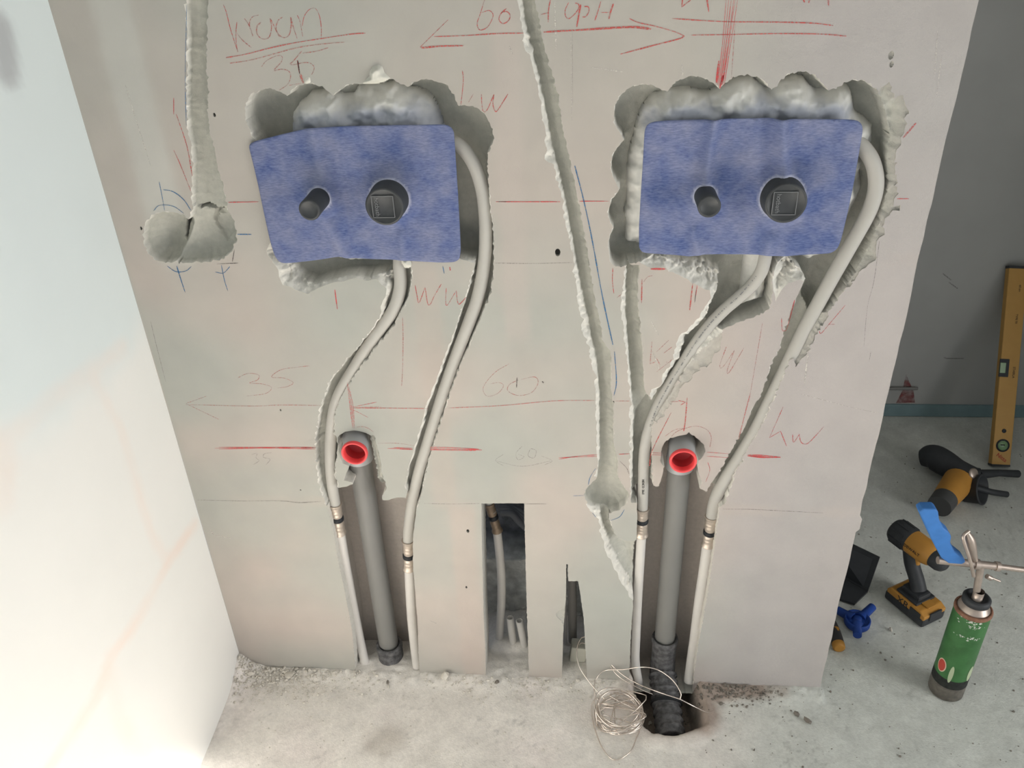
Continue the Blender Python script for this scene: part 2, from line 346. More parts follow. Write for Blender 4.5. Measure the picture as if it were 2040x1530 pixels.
rec(HOLE2 + [(1757, 200), (1768, 235), (1775, 270), (1770, 300), (1768, 330), (1772, 370), (1765, 400), (1750, 450), (1725, 510), (1700, 550), (1650, 620), (1620, 632), (1606, 600), (1606, 557), (1600, 540), (1570, 515), (1552, 520), (1537, 545),
             (1537, 590), (1530, 615), (1505, 630), (1470, 640), (1440, 655), (1411, 650), (1411, 627), (1419, 602), (1432, 575), (1437, 545), (1400, 530), (1360, 525), (1330, 515), (1300, 510), (1275, 520)] + LEFT2,
    .062, g0=.7, fall=.012, jag=.0005, step=.003, rough=.002)
rec([(1740, 185), (1752, 179), (1764, 172), (1768, 165), (1775, 167), (1781, 184), (1785, 194), (1798, 191), (1804, 206), (1807, 220), (1804, 244), (1797, 272), (1792, 292), (1785, 306), (1785, 347), (1787, 374), (1785, 409), (1792, 412),
     (1790, 421), (1774, 426), (1761, 440), (1762, 464), (1761, 470), (1747, 481), (1745, 498), (1743, 518), (1726, 530), (1702, 556), (1692, 570), (1667, 586), (1654, 609), (1649, 635), (1633, 656), (1617, 687), (1604, 708), (1585, 730), (1575, 700), (1640, 600), (1720, 480),
     (1750, 400), (1755, 250)], .022, g0=.15, fall=.02, jag=.0016, chip=0, rough=.004)
chamfer([(1212, 430), (1214, 414), (1219, 400), (1226, 387), (1234, 377), (1221, 352), (1216, 335), (1220, 315), (1226, 300), (1236, 286), (1243, 279), (1230, 256), (1222, 242), (1240, 225), (1260, 280), (1245, 330), (1260, 380), (1240, 420), (1245, 470), (1245, 530), (1225, 530), (1214, 520), (1213, 500), (1211, 483), (1216, 467), (1222, 453), (1216, 443)], sl=2.5, jag=.0006)
chamfer([(1276, 522), (1290, 531), (1325, 533), (1337, 542), (1367, 556), (1386, 565), (1406, 573), (1414, 578), (1413, 598), (1402, 617), (1392, 633), (1380, 648), (1359, 666), (1346, 688), (1341, 711), (1335, 730), (1321, 750), (1315, 770), (1299, 779),
         (1293, 788), (1300, 800), (1330, 780), (1380, 720), (1440, 660), (1460, 560), (1440, 490), (1300, 480)], sl=1.0, jag=.0020, step=.003)
chamfer([(1540, 560), (1545, 600), (1557, 576), (1570, 564), (1596, 558), (1604, 562), (1615, 540), (1590, 500), (1550, 500)], sl=1.1, jag=.0012)
# channel 3 (printed pipe)
rec([(1411, 627), (1397, 649), (1380, 664), (1366, 677), (1359, 700), (1355, 717), (1339, 737), (1328, 757), (1311, 781), (1300, 796), (1288, 800), (1268, 830), (1262, 885), (1262, 960), (1267, 1000), (1292, 1000), (1290, 941), (1288, 900), (1290, 885), (1293, 863), (1302, 838), (1319, 808),
     (1337, 781), (1359, 744), (1383, 708), (1419, 660), (1458, 634), (1470, 600), (1430, 600)], .036, g0=.7, jag=.0006, chip=.0006)
rec([(1385, 706), (1420, 662), (1439, 666), (1431, 696), (1415, 722), (1392, 735), (1360, 770), (1335, 810), (1305, 845), (1300, 835), (1337, 781)], .006, g0=.1, fall=.01, jag=.002, chip=0, rough=.002)
# channel 5
rec([(1606, 557), (1597, 578), (1581, 614), (1565, 661), (1555, 693), (1540, 724), (1526, 766), (1513, 797), (1506, 806), (1488, 844), (1470, 878), (1452, 910), (1434, 941), (1413, 971), (1405, 990), (1432, 1011), (1449, 985), (1459, 960), (1461, 946), (1470, 930), (1492, 887), (1515, 849), (1533, 808),
     (1562, 740), (1583, 700), (1604, 661), (1620, 630), (1640, 590)], .034, jag=.0009, g0=.75, chip=.0018)
# drain opening and lower chase, right
rec([(1294, 964), (1306, 970), (1313, 969), (1322, 941), (1324, 930), (1316, 918), (1319, 893), (1324, 882), (1336, 873), (1368, 866), (1372, 862), (1377, 867), (1391, 875), (1402, 887), (1404, 900), (1398, 912), (1391, 918), (1391, 941), (1398, 960), (1393, 973),
     (1402, 978), (1416, 983), (1440, 990), (1449, 998), (1432, 1011), (1431, 1030), (1424, 1080), (1413, 1161), (1404, 1215), (1394, 1265), (1385, 1319), (1378, 1390), (1253, 1390), (1255, 1319), (1258, 1248), (1262, 1210), (1261, 1176), (1265, 1104), (1269, 1072), (1270, 1033),
     (1270, 999), (1265, 992), (1258, 985), (1285, 985)], .092, g0=.97, jag=.0004, chip=.0007, col='back', rough=.0003)
# slots
SLOT = [(959, 1003), (1044, 1003), (1046, 1075), (1048, 1161), (1051, 1262), (1055, 1375), (968, 1375), (967, 1300), (963, 1219), (962, 1161), (960, 1080)]
rec(SLOT, TH, through=True, jag=.0003, chip=0)
rec([(1128, 1124), (1131, 1124), (1132, 1158), (1152, 1158), (1156, 1184), (1163, 1233), (1171, 1375), (1119, 1375), (1121, 1276), (1123, 1248), (1127, 1196)], TH, through=True, jag=.0003, chip=0, step=.003)
rec([(1128, 1205), (1122, 1213), (1106, 1222), (1113, 1232), (1120, 1240), (1124, 1255), (1129, 1240)], .012, g0=.1, fall=.02, jag=.001, chip=0)
# small pits and screw holes
for (u, v, r, d) in [(427, 229, .0022, .01), (281, 455, .0022, .01), (1111, 503, .0045, .012), (932, 1058, .003, .008), (559, 817, .0015, .006), (599, 976, .0012, .005), (1222, 801, .0018, .008), (929, 1170, .0022, .008), (1775, 110, .004, .004), (1776, 128, .003, .004)]:
    c = at(u, v); k = 9
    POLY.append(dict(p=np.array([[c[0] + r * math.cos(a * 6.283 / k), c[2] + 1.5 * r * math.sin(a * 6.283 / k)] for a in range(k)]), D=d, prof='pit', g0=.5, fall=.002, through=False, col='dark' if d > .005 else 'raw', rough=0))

# right arris of the pier, slightly chipped
er = np.random.default_rng(3); zz = np.arange(-.03, H + .001, .008)
edge = W + .0015 * vn(zz, zz * 0, .12, 50) + .0012 * vn(zz, zz * 0, .03, 51); edge[np.abs(zz - .465) < .016] += .006
outer = [(0, -.03)] + [(edge[i], zz[i]) for i in range(len(zz))] + [(0, H)]
pts = [Vector(p) for p in outer]; loops = [list(range(len(outer)))]
for q in POLY:
    s0 = len(pts); pts += [Vector(p) for p in q['p']]; loops.append(list(range(s0, len(pts))))
# interior points
gx, gz = np.meshgrid(np.arange(.004, W - .006, .0085), np.arange(-.02, H, .0085)); G = np.c_[gx.ravel(), gz.ravel()] + RNG.uniform(-.002, .002, (gx.size, 2))
gx, gz = np.meshgrid(np.arange(.004, W - .004, .0019), np.arange(-.025, 1.35, .0019)); G2 = np.c_[gx.ravel(), gz.ravel()] + RNG.uniform(-.0006, .0006, (gx.size, 2))
m2 = np.zeros(len(G2), bool); mt = np.zeros(len(G2), bool)
for q in POLY:
    i_ = inside(G2, q['p'])
    if q['through']: mt |= i_
    elif q['prof'] == 'pit' or True: m2 |= i_
G2 = G2[m2 & ~mt]
def near(P):
    m = np.full(len(P), 9.0)
    for q in POLY:
        p = q['p']; lo = p.min(0) - .01; hi = p.max(0) + .01
        k = np.nonzero((P[:, 0] > lo[0]) & (P[:, 0] < hi[0]) & (P[:, 1] > lo[1]) & (P[:, 1] < hi[1]))[0]
        if len(k): m[k] = np.minimum(m[k], pdist(P[k], p))
    return m
G2 = G2[near(G2) > .0008]; G = G[near(G) > .003]
mg = np.zeros(len(G), bool)
for q in POLY: mg |= inside(G, q['p'])
G = G[~mg]
allp = pts + [Vector(p) for p in G] + [Vector(p) for p in G2]
vo, eo, fo, _, _, _ = delaunay_2d_cdt(allp, [], loops, 1, 1e-6)
P = np.array([(v.x, v.y) for v in vo]); T = np.array([f for f in fo if len(f) == 3])
cen = P[T].mean(1)
cov = np.zeros(len(T), bool); thr = np.zeros(len(T), bool)
for q in POLY:
    i_ = inside(cen, q['p'])
    if q['through']: thr |= i_
    else: cov |= i_
cov &= ~thr
# depth and colour of every vertex in its recessed role
dep = np.zeros(len(P)); wf = np.zeros(len(P)); kindc = np.zeros(len(P), int)
KC = {'raw': 1, 'chip': 2, 'back': 3, 'dark': 4}
usedR = np.zeros(len(P), bool); usedR[np.unique(T[cov])] = True
for q in POLY:
    if q['through']: continue
    p = q['p']; lo = p.min(0) - .001; hi = p.max(0) + .001
    k = np.nonzero(usedR & (P[:, 0] > lo[0]) & (P[:, 0] < hi[0]) & (P[:, 1] > lo[1]) & (P[:, 1] < hi[1]))[0]
    if not len(k): continue
    d = pdist(P[k], p); ok = inside(P[k], p) | (d < 2e-5); k = k[ok]; d = d[ok]
    if q['prof'] == 'slope':
        dd = np.minimum(q['D'], q['sl'] * d * (1 + .5 * fbm(P[k, 0], P[k, 1], .009, 21, 3) + .55 * fbm(P[k, 0], P[k, 1], .0042, 25, 2)))
    else:
        dd = q['D'] * (q['g0'] + (1 - q['g0']) * (1 - np.exp(-d / q['fall'])))
        dd = dd + q['rough'] * sst(0, .004, d) * (1.2 * fbm(P[k, 0], P[k, 1], .012, 33, 4))
    up = dd > dep[k] - (0 if q['prof'] == 'pit' else 0)
    kk = k[up]; dep[kk] = dd[up]; kindc[kk] = KC[q['col']]
    if q['prof'] == 'pit':
        ledge = dd[up] < .6 * 0.0
def wallcol(X, Z):
    g = lin((163, 164, 157)); pk = lin((179, 168, 160)); li = lin((168, 163, 161))
    t = sst(-.45, .45, fbm(X, Z, .33, 70, 3) + .35 * sst(.2, .9, X) - .15)[:, None]
    t = t * (.45 + .55 * sst(1.45, .8, Z)[:, None])
    c = g * (1 - t) + pk * t
    r = sst(.93, 1.12, X + .04 * fbm(X, Z, .15, 75))[:, None]; c = c * (1 - r * .8) + li * r * .8
    # joint filler strips and smears
    def strip(x0, w, z0, z1, col, k):
        nonlocal c
        s = (sst(w, w * .5, np.abs(X - x0 - .004 * fbm(X, Z, .06, 80))) * sst(z0 - .02, z0 + .02, Z) * sst(z1 + .02, z1 - .02, Z) * k)[:, None]
        c = c * (1 - s) + lin(col) * s
    strip(.535, .034, -.1, .49, (180, 166, 157), .55)
    strip(.505, .03, .49, .99, (176, 164, 155), .4)
    strip(.655, .028, .85, 1.7, (180, 170, 163), .5)
    strip(.09, .04, .99, 1.7, (184, 184, 178), .6)
    for zj in (.49, .992):
        s = (sst(.02, .004, np.abs(Z - zj)) * sst(-.2, .5, fbm(X, Z, .12, 85)) * .35)[:, None]; c = c * (1 - s) + lin((182, 170, 160)) * s
    return c * (1 + .03 * fbm(X, Z, .05, 88)[:, None])
X, Z = P[:, 0], P[:, 1]
cf = wallcol(X, Z); alf = .22 + .25 * (sst(.02, .01, np.abs(X - .655)) + sst(.03, .01, np.abs(X - .535)) * (Z < .49)) + 1.0 * sst(.93, 1.05, X + .05 * fbm(X, Z, .1, 90))
nf = fbm(X, Z, .03, 60, 4)[:, None]
cr = lin((178, 177, 168)) * (1 + .12 * nf); cc = lin((214, 211, 203)) * (1 + .06 * nf); cb = lin((176, 168, 160)) * (1 + .04 * nf)
sp = sst(.35, .6, fbm(X, Z, .006, 62, 2))[:, None] * sst(.1, .5, fbm(X, Z, .05, 63, 2))[:, None]
cc = cc * (1 - .35 * sp)
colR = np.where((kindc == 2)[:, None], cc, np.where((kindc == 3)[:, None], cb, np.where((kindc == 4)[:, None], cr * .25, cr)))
shal = (sst(.012, .003, dep) * (kindc == 1))[:, None]; colR = colR * (1 - .5 * shal) + cf * .5 * shal
# assemble
VV = []; CC = []; FF = []; SM = []; MI = []
def addset(mask_t, depth, col, alpha, smooth, mi):
    idx = np.unique(T[mask_t]); mp = -np.ones(len(P), int); base = len(VV); mp[idx] = base + np.arange(len(idx))
    for i in idx: VV.append((P[i, 0], depth[i], P[i, 1]))
    a = alpha if hasattr(alpha, '__len__') else np.full(len(P), alpha)
    CC.extend(np.c_[col[idx], a[idx]].tolist())
    for t in T[mask_t]: FF.append((mp[t[0]], mp[t[1]], mp[t[2]])); SM.append(smooth); MI.append(mi)
addset(~cov & ~thr, np.zeros(len(P)), cf, alf, False, 0)
addset(cov, dep, colR, 1.0, True, 1)
# side faces along every step
role = np.where(thr, 2, np.where(cov, 1, 0)); ed = {}
for ti, t in enumerate(T):
    for a, b in ((t[0], t[1]), (t[1], t[2]), (t[2], t[0])):
        ed.setdefault((min(a, b), max(a, b)), []).append(ti)
side = {}
def sv(i, y, c, key):
    k = (i, key)
    if k not in side:
        side[k] = len(VV); VV.append((P[i, 0], y, P[i, 1])); CC.append([*c, 1.0])
    return side[k]
for (a, b), ts in ed.items():
    if len(ts) == 2 and role[ts[0]] == role[ts[1]]: continue
    r = sorted(role[t] for t in ts)
    if len(ts) == 1:
        if r[0] == 2: continue
        y0 = (0, 0) if r[0] == 0 else (dep[a], dep[b]); y1 = (.11, .11)
        keys = ('o0', 'o1')
    elif r == [0, 1]:
        y0 = (0, 0); y1 = (dep[a], dep[b]); keys = ('s0', 's1')
        if max(y1) < 2e-4: continue
    elif r[1] == 2:
        y0 = (0, 0) if r[0] == 0 else (dep[a], dep[b]); y1 = (TH, TH); keys = ('t0', 't1')
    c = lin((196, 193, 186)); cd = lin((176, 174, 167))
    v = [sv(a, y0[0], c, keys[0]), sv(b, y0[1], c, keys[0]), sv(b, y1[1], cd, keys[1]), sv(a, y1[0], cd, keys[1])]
    FF.append(tuple(v)); SM.append(True); MI.append(1)
me = mesh_from(VV, FF, CC, mats=MI, smask=np.array(SM))
bm = bmesh.new(); bm.from_mesh(me)
for f in bm.faces:           # face the room
    if f.material_index == 0 and f.normal.y > 0: f.normal_flip()
    elif f.material_index == 1 and abs(f.normal.y) > .2 and f.normal.y > 0: f.normal_flip()
bm.to_mesh(me); bm.free()
wall = struct(link('wall_back', me, [m_front, m_raw]))
wall['label'] = 'chased gypsum block wall with pipe channels'

# pencil and marker writing on the wall
STR = {k: B() for k in m_pen}
def st(k, pts, wmm=1.3, taper=False):
    p = [at(u, v, -.0005) for u, v in catmull(pts, 5)]
    V = []; n = len(p)
    for i, q in enumerate(p):
        t = p[min(i + 1, n - 1)] - p[max(i - 1, 0)]; t = t / (np.linalg.norm(t) + 1e-9); s = np.array([-t[2], 0, t[0]])
        ww = wmm / 1650 * (.75 + .35 * vn(q[0], q[2], .02, 9)) * (1.0 if 0 < i < n - 1 else .5)
        V += [q + s * ww, q - s * ww]
    STR[k].add(V, [(2 * i, 2 * i + 1, 2 * i + 3, 2 * i + 2) for i in range(n - 1)], False)
def poly(k, pts, wmm=1.3):
    for a, b in zip(pts, pts[1:]): st(k, [a, b], wmm)
st('r', [(445, 9), (451, 25), (457, 50), (465, 77), (474, 104)], 1.3); st('r', [(472, 44), (470, 66), (471, 88), (474, 104)], 1.2); st('p', [(472, 66), (483, 80), (501, 95)])
st('p', [(487, 37), (496, 50), (504, 73)]); st('p', [(497, 52), (498, 41), (504, 33), (515, 30)], 1)
st('p', [(520, 44), (512, 53), (512, 67), (521, 77), (532, 77), (538, 70), (541, 53), (538, 37), (545, 50), (554, 69), (558, 73)])
st('p', [(563, 34), (554, 41), (550, 55), (554, 67), (562, 74), (571, 74), (577, 67), (580, 50), (579, 34), (584, 53), (592, 77)])
st('p', [(592, 30), (597, 41), (600, 55), (603, 73)]); st('r', [(602, 52), (606, 33), (615, 20), (625, 16), (631, 20), (637, 34), (640, 55), (640, 75)], 1.1)
st('r', [(450, 115), (490, 108), (537, 96), (584, 86), (640, 77), (700, 68), (728, 66)], 1.5); st('p', [(458, 126), (498, 120), (537, 110), (584, 97), (631, 89), (686, 84)], 1.4)
st('p', [(521, 133), (531, 121), (552, 111), (562, 113), (560, 124), (546, 140), (560, 138), (574, 141), (579, 152), (573, 168), (556, 180)], 1)
st('p', [(654, 95), (631, 102), (603, 106)], 1.2); st('p', [(601, 102), (584, 122), (578, 127), (585, 129), (604, 125), (618, 126), (626, 135), (621, 149)], 1)
st('k', [(593, 120), (597, 147)], 1.6); st('R', [(592, 120), (596, 145)], .8); st('p', [(598, 147), (604, 166)], 4); st('p', [(576, 170), (600, 166)], .8)
st('r', [(966, -3), (957, 27), (951, 44), (952, 55), (958, 60), (971, 54), (980, 39), (982, 28), (974, 21), (960, 25)], 1.3); st('r', [(1009, 17), (998, 27), (994, 39), (1002, 47), (1013, 41), (1016, 30), (1009, 23), (999, 25)], 1.5)
poly('r', [(893, 39), (838, 93)], 1.1); st('r', [(837, 93), (844, 95), (878, 92), (924, 91)], 2.2); st('r', [(865, 73), (925, 71), (988, 67), (1043, 66)], 1.5)
st('r', [(1097, -3), (1093, 19), (1092, 44)], 1.8); poly('r', [(1078, 29), (1094, 25)], 1.3); st('r', [(1083, 64), (1168, 59), (1256, 54), (1297, 58)], 2.6)
st('r', [(921, 140), (923, 157), (921, 183), (918, 209)], 1.5); poly('p', [(943, 187), (933, 204)], 1); st('r', [(959, 187), (960, 209), (963, 222), (971, 218), (984, 188)], 1.3); st('r', [(984, 188), (982, 208), (987, 222), (994, 216), (1012, 187)], 1.5)
st('r', [(1133, 5), (1126, 20), (1127, 33), (1134, 37), (1145, 28), (1153, 16), (1152, 8), (1145, 6)], 1.3); st('r', [(1157, 9), (1153, 30), (1149, 54)], 2.4); st('r', [(1164, 13), (1172, 14), (1173, 23), (1167, 33), (1160, 34)], 1.2)
st('r', [(1197, 3), (1192, 20), (1185, 41)], 1.8); poly('r', [(1197, 25), (1214, 25)], 1); st('r', [(1222, 7), (1217, 22), (1213, 38)], 2)
st('r', [(1254, 37), (1272, 45), (1304, 52), (1343, 63), (1364, 72)], 1.1); st('r', [(1364, 72), (1351, 78), (1304, 90), (1236, 108)], 1.8)
st('r', [(1339, 37), (1439, 43), (1539, 44), (1617, 46), (1660, 51)], 1.6); st('r', [(1377, 70), (1446, 69), (1549, 67), (1635, 68), (1686, 72)], 1.5)
poly('r', [(1360, -4), (1358, 14), (1376, 0)], 1.5); poly('r', [(1408, -4), (1412, 24)], 2); poly('r', [(1599, -4), (1603, 5)], 2); poly('r', [(1614, -4), (1611, 6)], 2); poly('r', [(1650, -4), (1651, 12)], 2)
for d, wd in ((-1, .9), (3, .8), (7, 1.2), (11, .9), (17, .8), (13, .8)): st('R', [(1448 + d * 1.3, -4), (1440 + d * .9, 90), (1430 + d * .75, 170)], wd)
st('R', [(1432, 121), (1427, 166)], 2.2); st('p', [(1465, 40), (1457, 155)], .9); st('R', [(1441, 150), (1434, 176)], 3)
for a, b in (((455, 403), (515, 402)), ((988, 402), (1116, 402)), ((1154, 401), (1213, 401)), ((1787, 396), (1811, 396))): st('R', [a, b], 1.5)  # red laser line across the wall, its light painted as strokes
st('k', [(990, 402), (1010, 402)], .9); st('R', [(667, 577), (672, 616)], 1.6)
st('r', [(827, 568), (831, 590), (835, 603), (847, 572)], 1.3); st('r', [(847, 572), (850, 594), (853, 607), (858, 605), (865, 590), (879, 566)], 1.3)
st('r', [(889, 574), (888, 598), (891, 608), (909, 579)], 1.3); st('r', [(909, 579), (911, 598), (915, 606), (929, 592)], 1.3)
st('p', [(802, 631), (803, 676), (802, 735), (800, 769)], 1.2); st('b', [(882, 530), (885, 545)], 1.2); st('R', [(896, 532), (897, 539)], 1.6)
st('p', [(473, 753), (494, 744), (515, 747), (513, 757), (497, 763), (523, 765), (541, 772), (529, 784), (491, 789)], .9)
st('p', [(616, 729), (588, 732), (559, 737), (541, 751), (565, 753), (584, 762), (573, 770), (553, 773)], .9)
poly('p', [(412, 789), (370, 804), (437, 836)], 1.1); st('p', [(370, 806), (500, 809), (560, 807), (640, 808)], 1.0)
for d in (-3, 0, 3): st('r', [(695 + d, 771 + 3 * d), (701 + d, 815), (704 + d * .6, 853)], 1.0)
poly('r', [(751, 801), (703, 811)], 1.0); poly('r', [(703, 816), (734, 832)], 1.0); st('r', [(703, 813), (762, 813), (853, 814)], 1.4); st('p', [(706, 812), (760, 810)], .8)
st('r', [(893, 813), (1000, 808), (1100, 799), (1184, 798)], 1.1); st('p', [(1223, 799), (1254, 799)], 1.1)
st('p', [(710, 851), (723, 850), (735, 854), (744, 861)], .8)
st('p', [(1014, 725), (986, 742), (963, 771), (970, 789), (991, 784), (1003, 769), (994, 762), (976, 765)], .9); st('p', [(1038, 756), (1065, 751), (1072, 763), (1059, 782), (1033, 788), (1012, 779), (1015, 766), (1033, 757)], .9)
st('k', [(1030, 752), (1029, 772)], 1.2); st('k', [(1080, 760), (1083, 763)], 2.2)
for dy in (-2, 0, 2): st('R', [(428 + 4 * abs(dy), 893 + dy), (530, 892 + dy * .5), (629, 893 + dy)], 1.1)
st('k', [(600, 892), (632, 892)], .9)
for dy in (-2, 1, 3): st('R', [(760 + 12 * abs(dy), 893 + dy * .6), (822, 894 + dy * .6)], 1.3); st('R', [(857, 893 + dy), (900, 894 + dy), (966 - 6 * abs(dy), 896 + dy * .5)], 1.6)
st('k', [(800, 895), (822, 895)], .9); st('p', [(752, 883), (790, 883), (826, 888)], .8)
st('g', [(500, 906), (512, 903), (510, 912), (516, 918), (504, 926)], .8); st('g', [(541, 902), (527, 904), (525, 911), (538, 915), (530, 926)], .8)
st('g', [(1040, 889), (1028, 903), (1032, 916), (1044, 910), (1032, 905)], .8); st('g', [(1056, 893), (1068, 898), (1064, 912), (1052, 908), (1056, 895)], .8); st('g', [(1003, 905), (987, 917), (1003, 928)], .8); st('g', [(988, 918), (1040, 929), (1098, 918)], .8); st('g', [(1078, 908), (1100, 918), (1085, 926)], .8)
for dy in (0, 3): st('R', [(1113, 915 - dy), (1150, 909 + dy * .5), (1190, 906 + dy)], 1.1)
st('R', [(1233, 905), (1254, 904)], 1.8); st('k', [(1240, 904), (1252, 904)], .8)
for dy in (-2, 2): st('R', [(1297, 904 + dy), (1319, 905 + dy)], 1.2); st('R', [(1408, 905 + 2 * dy), (1452, 908 + 2 * dy)], 1.0)
for dy in (-2, 0, 2, 3): st('R', [(1489, 907 + dy * .5), (1520, 909 + dy), (1555, 911 + dy * .2)], 1.4)
poly('p', [(1299, 679), (1295, 725), (1306, 721)], 1.3); poly('p', [(1308, 701), (1332, 678)], 1); poly('p', [(1308, 714), (1315, 727)], 1.2); poly('p', [(1322, 704), (1339, 691)], 1); poly('p', [(1308, 741), (1336, 719)], .9); st('p', [(1327, 721), (1333, 722), (1338, 716)], 1)
st('p', [(1447, 691), (1434, 728), (1441, 730), (1463, 698)], 1.1); st('p', [(1463, 698), (1449, 737), (1454, 740), (1482, 693)], 1.1)
st('p', [(1519, 643), (1492, 800)], .9); st('r', [(1494, 786), (1471, 876)], 1.3)
st('r', [(1221, 534), (1220, 559), (1223, 585)], 1.6); st('R', [(1296, 536), (1326, 536)], 2.6); st('r', [(1279, 556), (1278, 604)], 2.2); st('r', [(1380, 565), (1374, 618)], 2.4); st('k', [(1387, 578), (1384, 602)], 1.2); st('R', [(1389, 568), (1386, 590)], 1.1)
poly('p', [(1229, 593), (1237, 587)], 1.4); st('p', [(1282, 562), (1290, 552), (1300, 549)], .9)
st('r', [(1557, 633), (1558, 656), (1562, 659), (1568, 653), (1582, 602)], 1.3); st('R', [(1583, 598), (1572, 640)], 1.8)
st('r', [(1684, 608), (1650, 648), (1636, 664), (1632, 660)], 1.4); poly('r', [(1650, 646), (1663, 646)], 1.4); st('r', [(1799, 275), (1825, 245)], 2.2)
poly('r', [(1560, 811), (1533, 872), (1555, 859)], 1.3); poly('r', [(1555, 859), (1567, 889)], 1.6); st('r', [(1579, 865), (1581, 881), (1592, 866)], 1.3); st('r', [(1592, 864), (1596, 881), (1608, 884), (1625, 868), (1641, 850)], 1.3)
st('p', [(1337, 870), (1348, 860), (1366, 853), (1388, 849), (1408, 856), (1417, 871), (1414, 891)], 1.2); st('p', [(1325, 869), (1345, 856), (1370, 853)], .9)
st('r', [(1369, 792), (1365, 840), (1362, 859)], 2.0); poly('r', [(1351, 798), (1366, 801), (1356, 807)], 1.8); st('r', [(1337, 822), (1300, 896), (1294, 928)], 1.8)
st('r', [(1410, 921), (1414, 937), (1406, 960)], 1.2); st('r', [(1352, 800), (1335, 800)], 1)
st('b', [(317, 362), (323, 392), (328, 420)], 1.2); st('b', [(325, 378), (345, 382), (366, 398), (380, 419)], 1.6); st('b', [(306, 420), (318, 409), (345, 411), (366, 425)], 1.2)
st('b', [(473, 467), (501, 467)], 1.7); st('b', [(333, 530), (350, 541), (370, 540), (381, 531)], 1.2); st('b', [(352, 530), (360, 556), (369, 583)], 1.6); st('b', [(429, 542), (445, 544), (458, 531)], 1.2); st('b', [(441, 528), (447, 558), (454, 580)], 1.8); st('k', [(467, 497), (463, 521)], .9)
st('k', [(432, 526), (475, 524)], .9); st('b', [(372, 10), (369, 150), (371, 250)], .9)
st('b', [(1145, 330), (1163, 400), (1180, 480), (1200, 590), (1221, 687)], 1.9); st('b', [(1224, 700), (1228, 760), (1223, 788)], 1.5)
st('b', [(1187, 933), (1176, 950), (1172, 966)], 1.2); st('k', [(1235, 919), (1248, 932), (1253, 944)], .9); st('b', [(1142, 988), (1163, 987)], 1.2); st('b', [(1216, 1037), (1234, 1030), (1244, 1015)], 1.2); st('b', [(1180, 1022), (1187, 1030)], 1.2)
st('R', [(346, 195), (346, 228)], .9); st('r', [(351, 227), (372, 290), (383, 350)], 1.4); st('r', [(346, 299), (360, 330), (380, 380)], 1.2)
st('k', [(1044, 1004), (1088, 1004)], .8); st('g', [(392, 996), (470, 998), (560, 998), (600, 1001), (640, 999)], 1.2); st('g', [(1440, 1014), (1500, 1015), (1560, 1018), (1640, 1022)], 1.1); st('g', [(985, 524), (1060, 525), (1140, 523)], .9); st('g', [(845, 1003), (900, 1004), (955, 1003)], 1.0); st('k', [(570, 998), (596, 1002), (634, 999)], .6)
for q in ([(1015, 92), (1021, 108)], [(690, 1230), (695, 1231)], [(855, 1236), (872, 1243)], [(1300, 700), (1318, 748)], [(1297, 640), (1312, 668)], [(418, 1052), (425, 1066)], [(425, 1066), (462, 1073)], [(1358, 128), (1360, 150)], [(1178, 134), (1240, 143)]):
    st('w', q, 2)
st('g', [(1752, 480), (1741, 560), (1728, 612), (1721, 690)], .8); st('w', [(1611, 700), (1606, 735), (1603, 765)], 2.2); st('g', [(1735, 700), (1731, 722)], .8); st('w', [(1596, 785), (1690, 810), (1745, 822)], 1.0)
st('w', [(1868, 60), (1862, 150)], 1.0); st('w', [(1876, 110), (1866, 190)], .9); st('g', [(300, 640), (312, 690), (330, 760)], .8); st('w', [(250, 170), (268, 230), (300, 330)], 1.6); st('g', [(1140, 60), (1141, 210)], .5); st('w', [(1137, 60), (1139, 240)], .6); st('w', [(1105, 0), (1108, 100)], 2)
names = {'r': 'red_writing', 'R': 'red_marker_laser_lines', 'p': 'faint_red_writing', 'b': 'blue_pencil_lines', 'k': 'dark_pencil_lines', 'g': 'grey_pencil_writing', 'w': 'white_scrapes'}
for k, b_ in STR.items(): b_.obj(names[k], m_pen[k], wall)

# thin light and dark joint lines and scratches on the right part
# ------------------------------------------------------------ left wall, floor, far walls
ys = np.r_[np.arange(0, -1.3, -.012), np.arange(-1.3, -3.21, -.06)]; zs = np.r_[np.arange(0, 1.5, .012), np.arange(1.5, 2.71, .06)]
YY, ZZ = np.meshgrid(ys, zs); y_, z_ = YY.ravel(), ZZ.ravel()
def lw(u, v):
    d = ray(u, v); t = -CP[0] / d[0]; q = CP + t * d; return np.array([q[1], q[2]])
Q = np.c_[y_, z_]
bl = lin((222, 230, 230)); wh = lin((235, 234, 230)); pk = lin((240, 221, 210))
def line_d(px): return pdist(Q, np.array([lw(*p) for p in px]), False)
top = np.array([lw(0, 850), lw(60, 835), lw(130, 770), lw(245, 690), lw(265, 640)])
up = sst(-.07, .05, .05 * fbm(y_, z_, .12, 99) + z_ - np.interp(y_, top[::-1][:, 0] if top[0, 0] > top[-1, 0] else top[:, 0], top[::-1][:, 1] if top[0, 0] > top[-1, 0] else top[:, 1]))
cl = wh * (1 - up[:, None]) + bl * up[:, None]
def smear(px, wd, k, seed):
    global cl
    s = (k * sst(wd, wd * .15, line_d(px) * (1 + .5 * fbm(y_, z_, .05, seed))) * (.55 + .45 * fbm(y_, z_, .08, seed + 3)))[:, None]
    s = np.clip(s, 0, 1); cl = cl * (1 - s) + pk * s
smear([(390, 1045), (340, 1110), (300, 1190), (265, 1250), (220, 1310), (190, 1390), (120, 1500), (90, 1540)], .022, .9, 100)
smear([(-40, 880), (20, 870), (60, 840), (110, 790), (190, 735), (245, 690)], .028, .55, 104)
smear([(190, 760), (240, 850), (270, 960), (300, 1060), (330, 1110)], .020, .5, 108)
smear([(-20, 920), (10, 950), (5, 990)], .04, .6, 112)
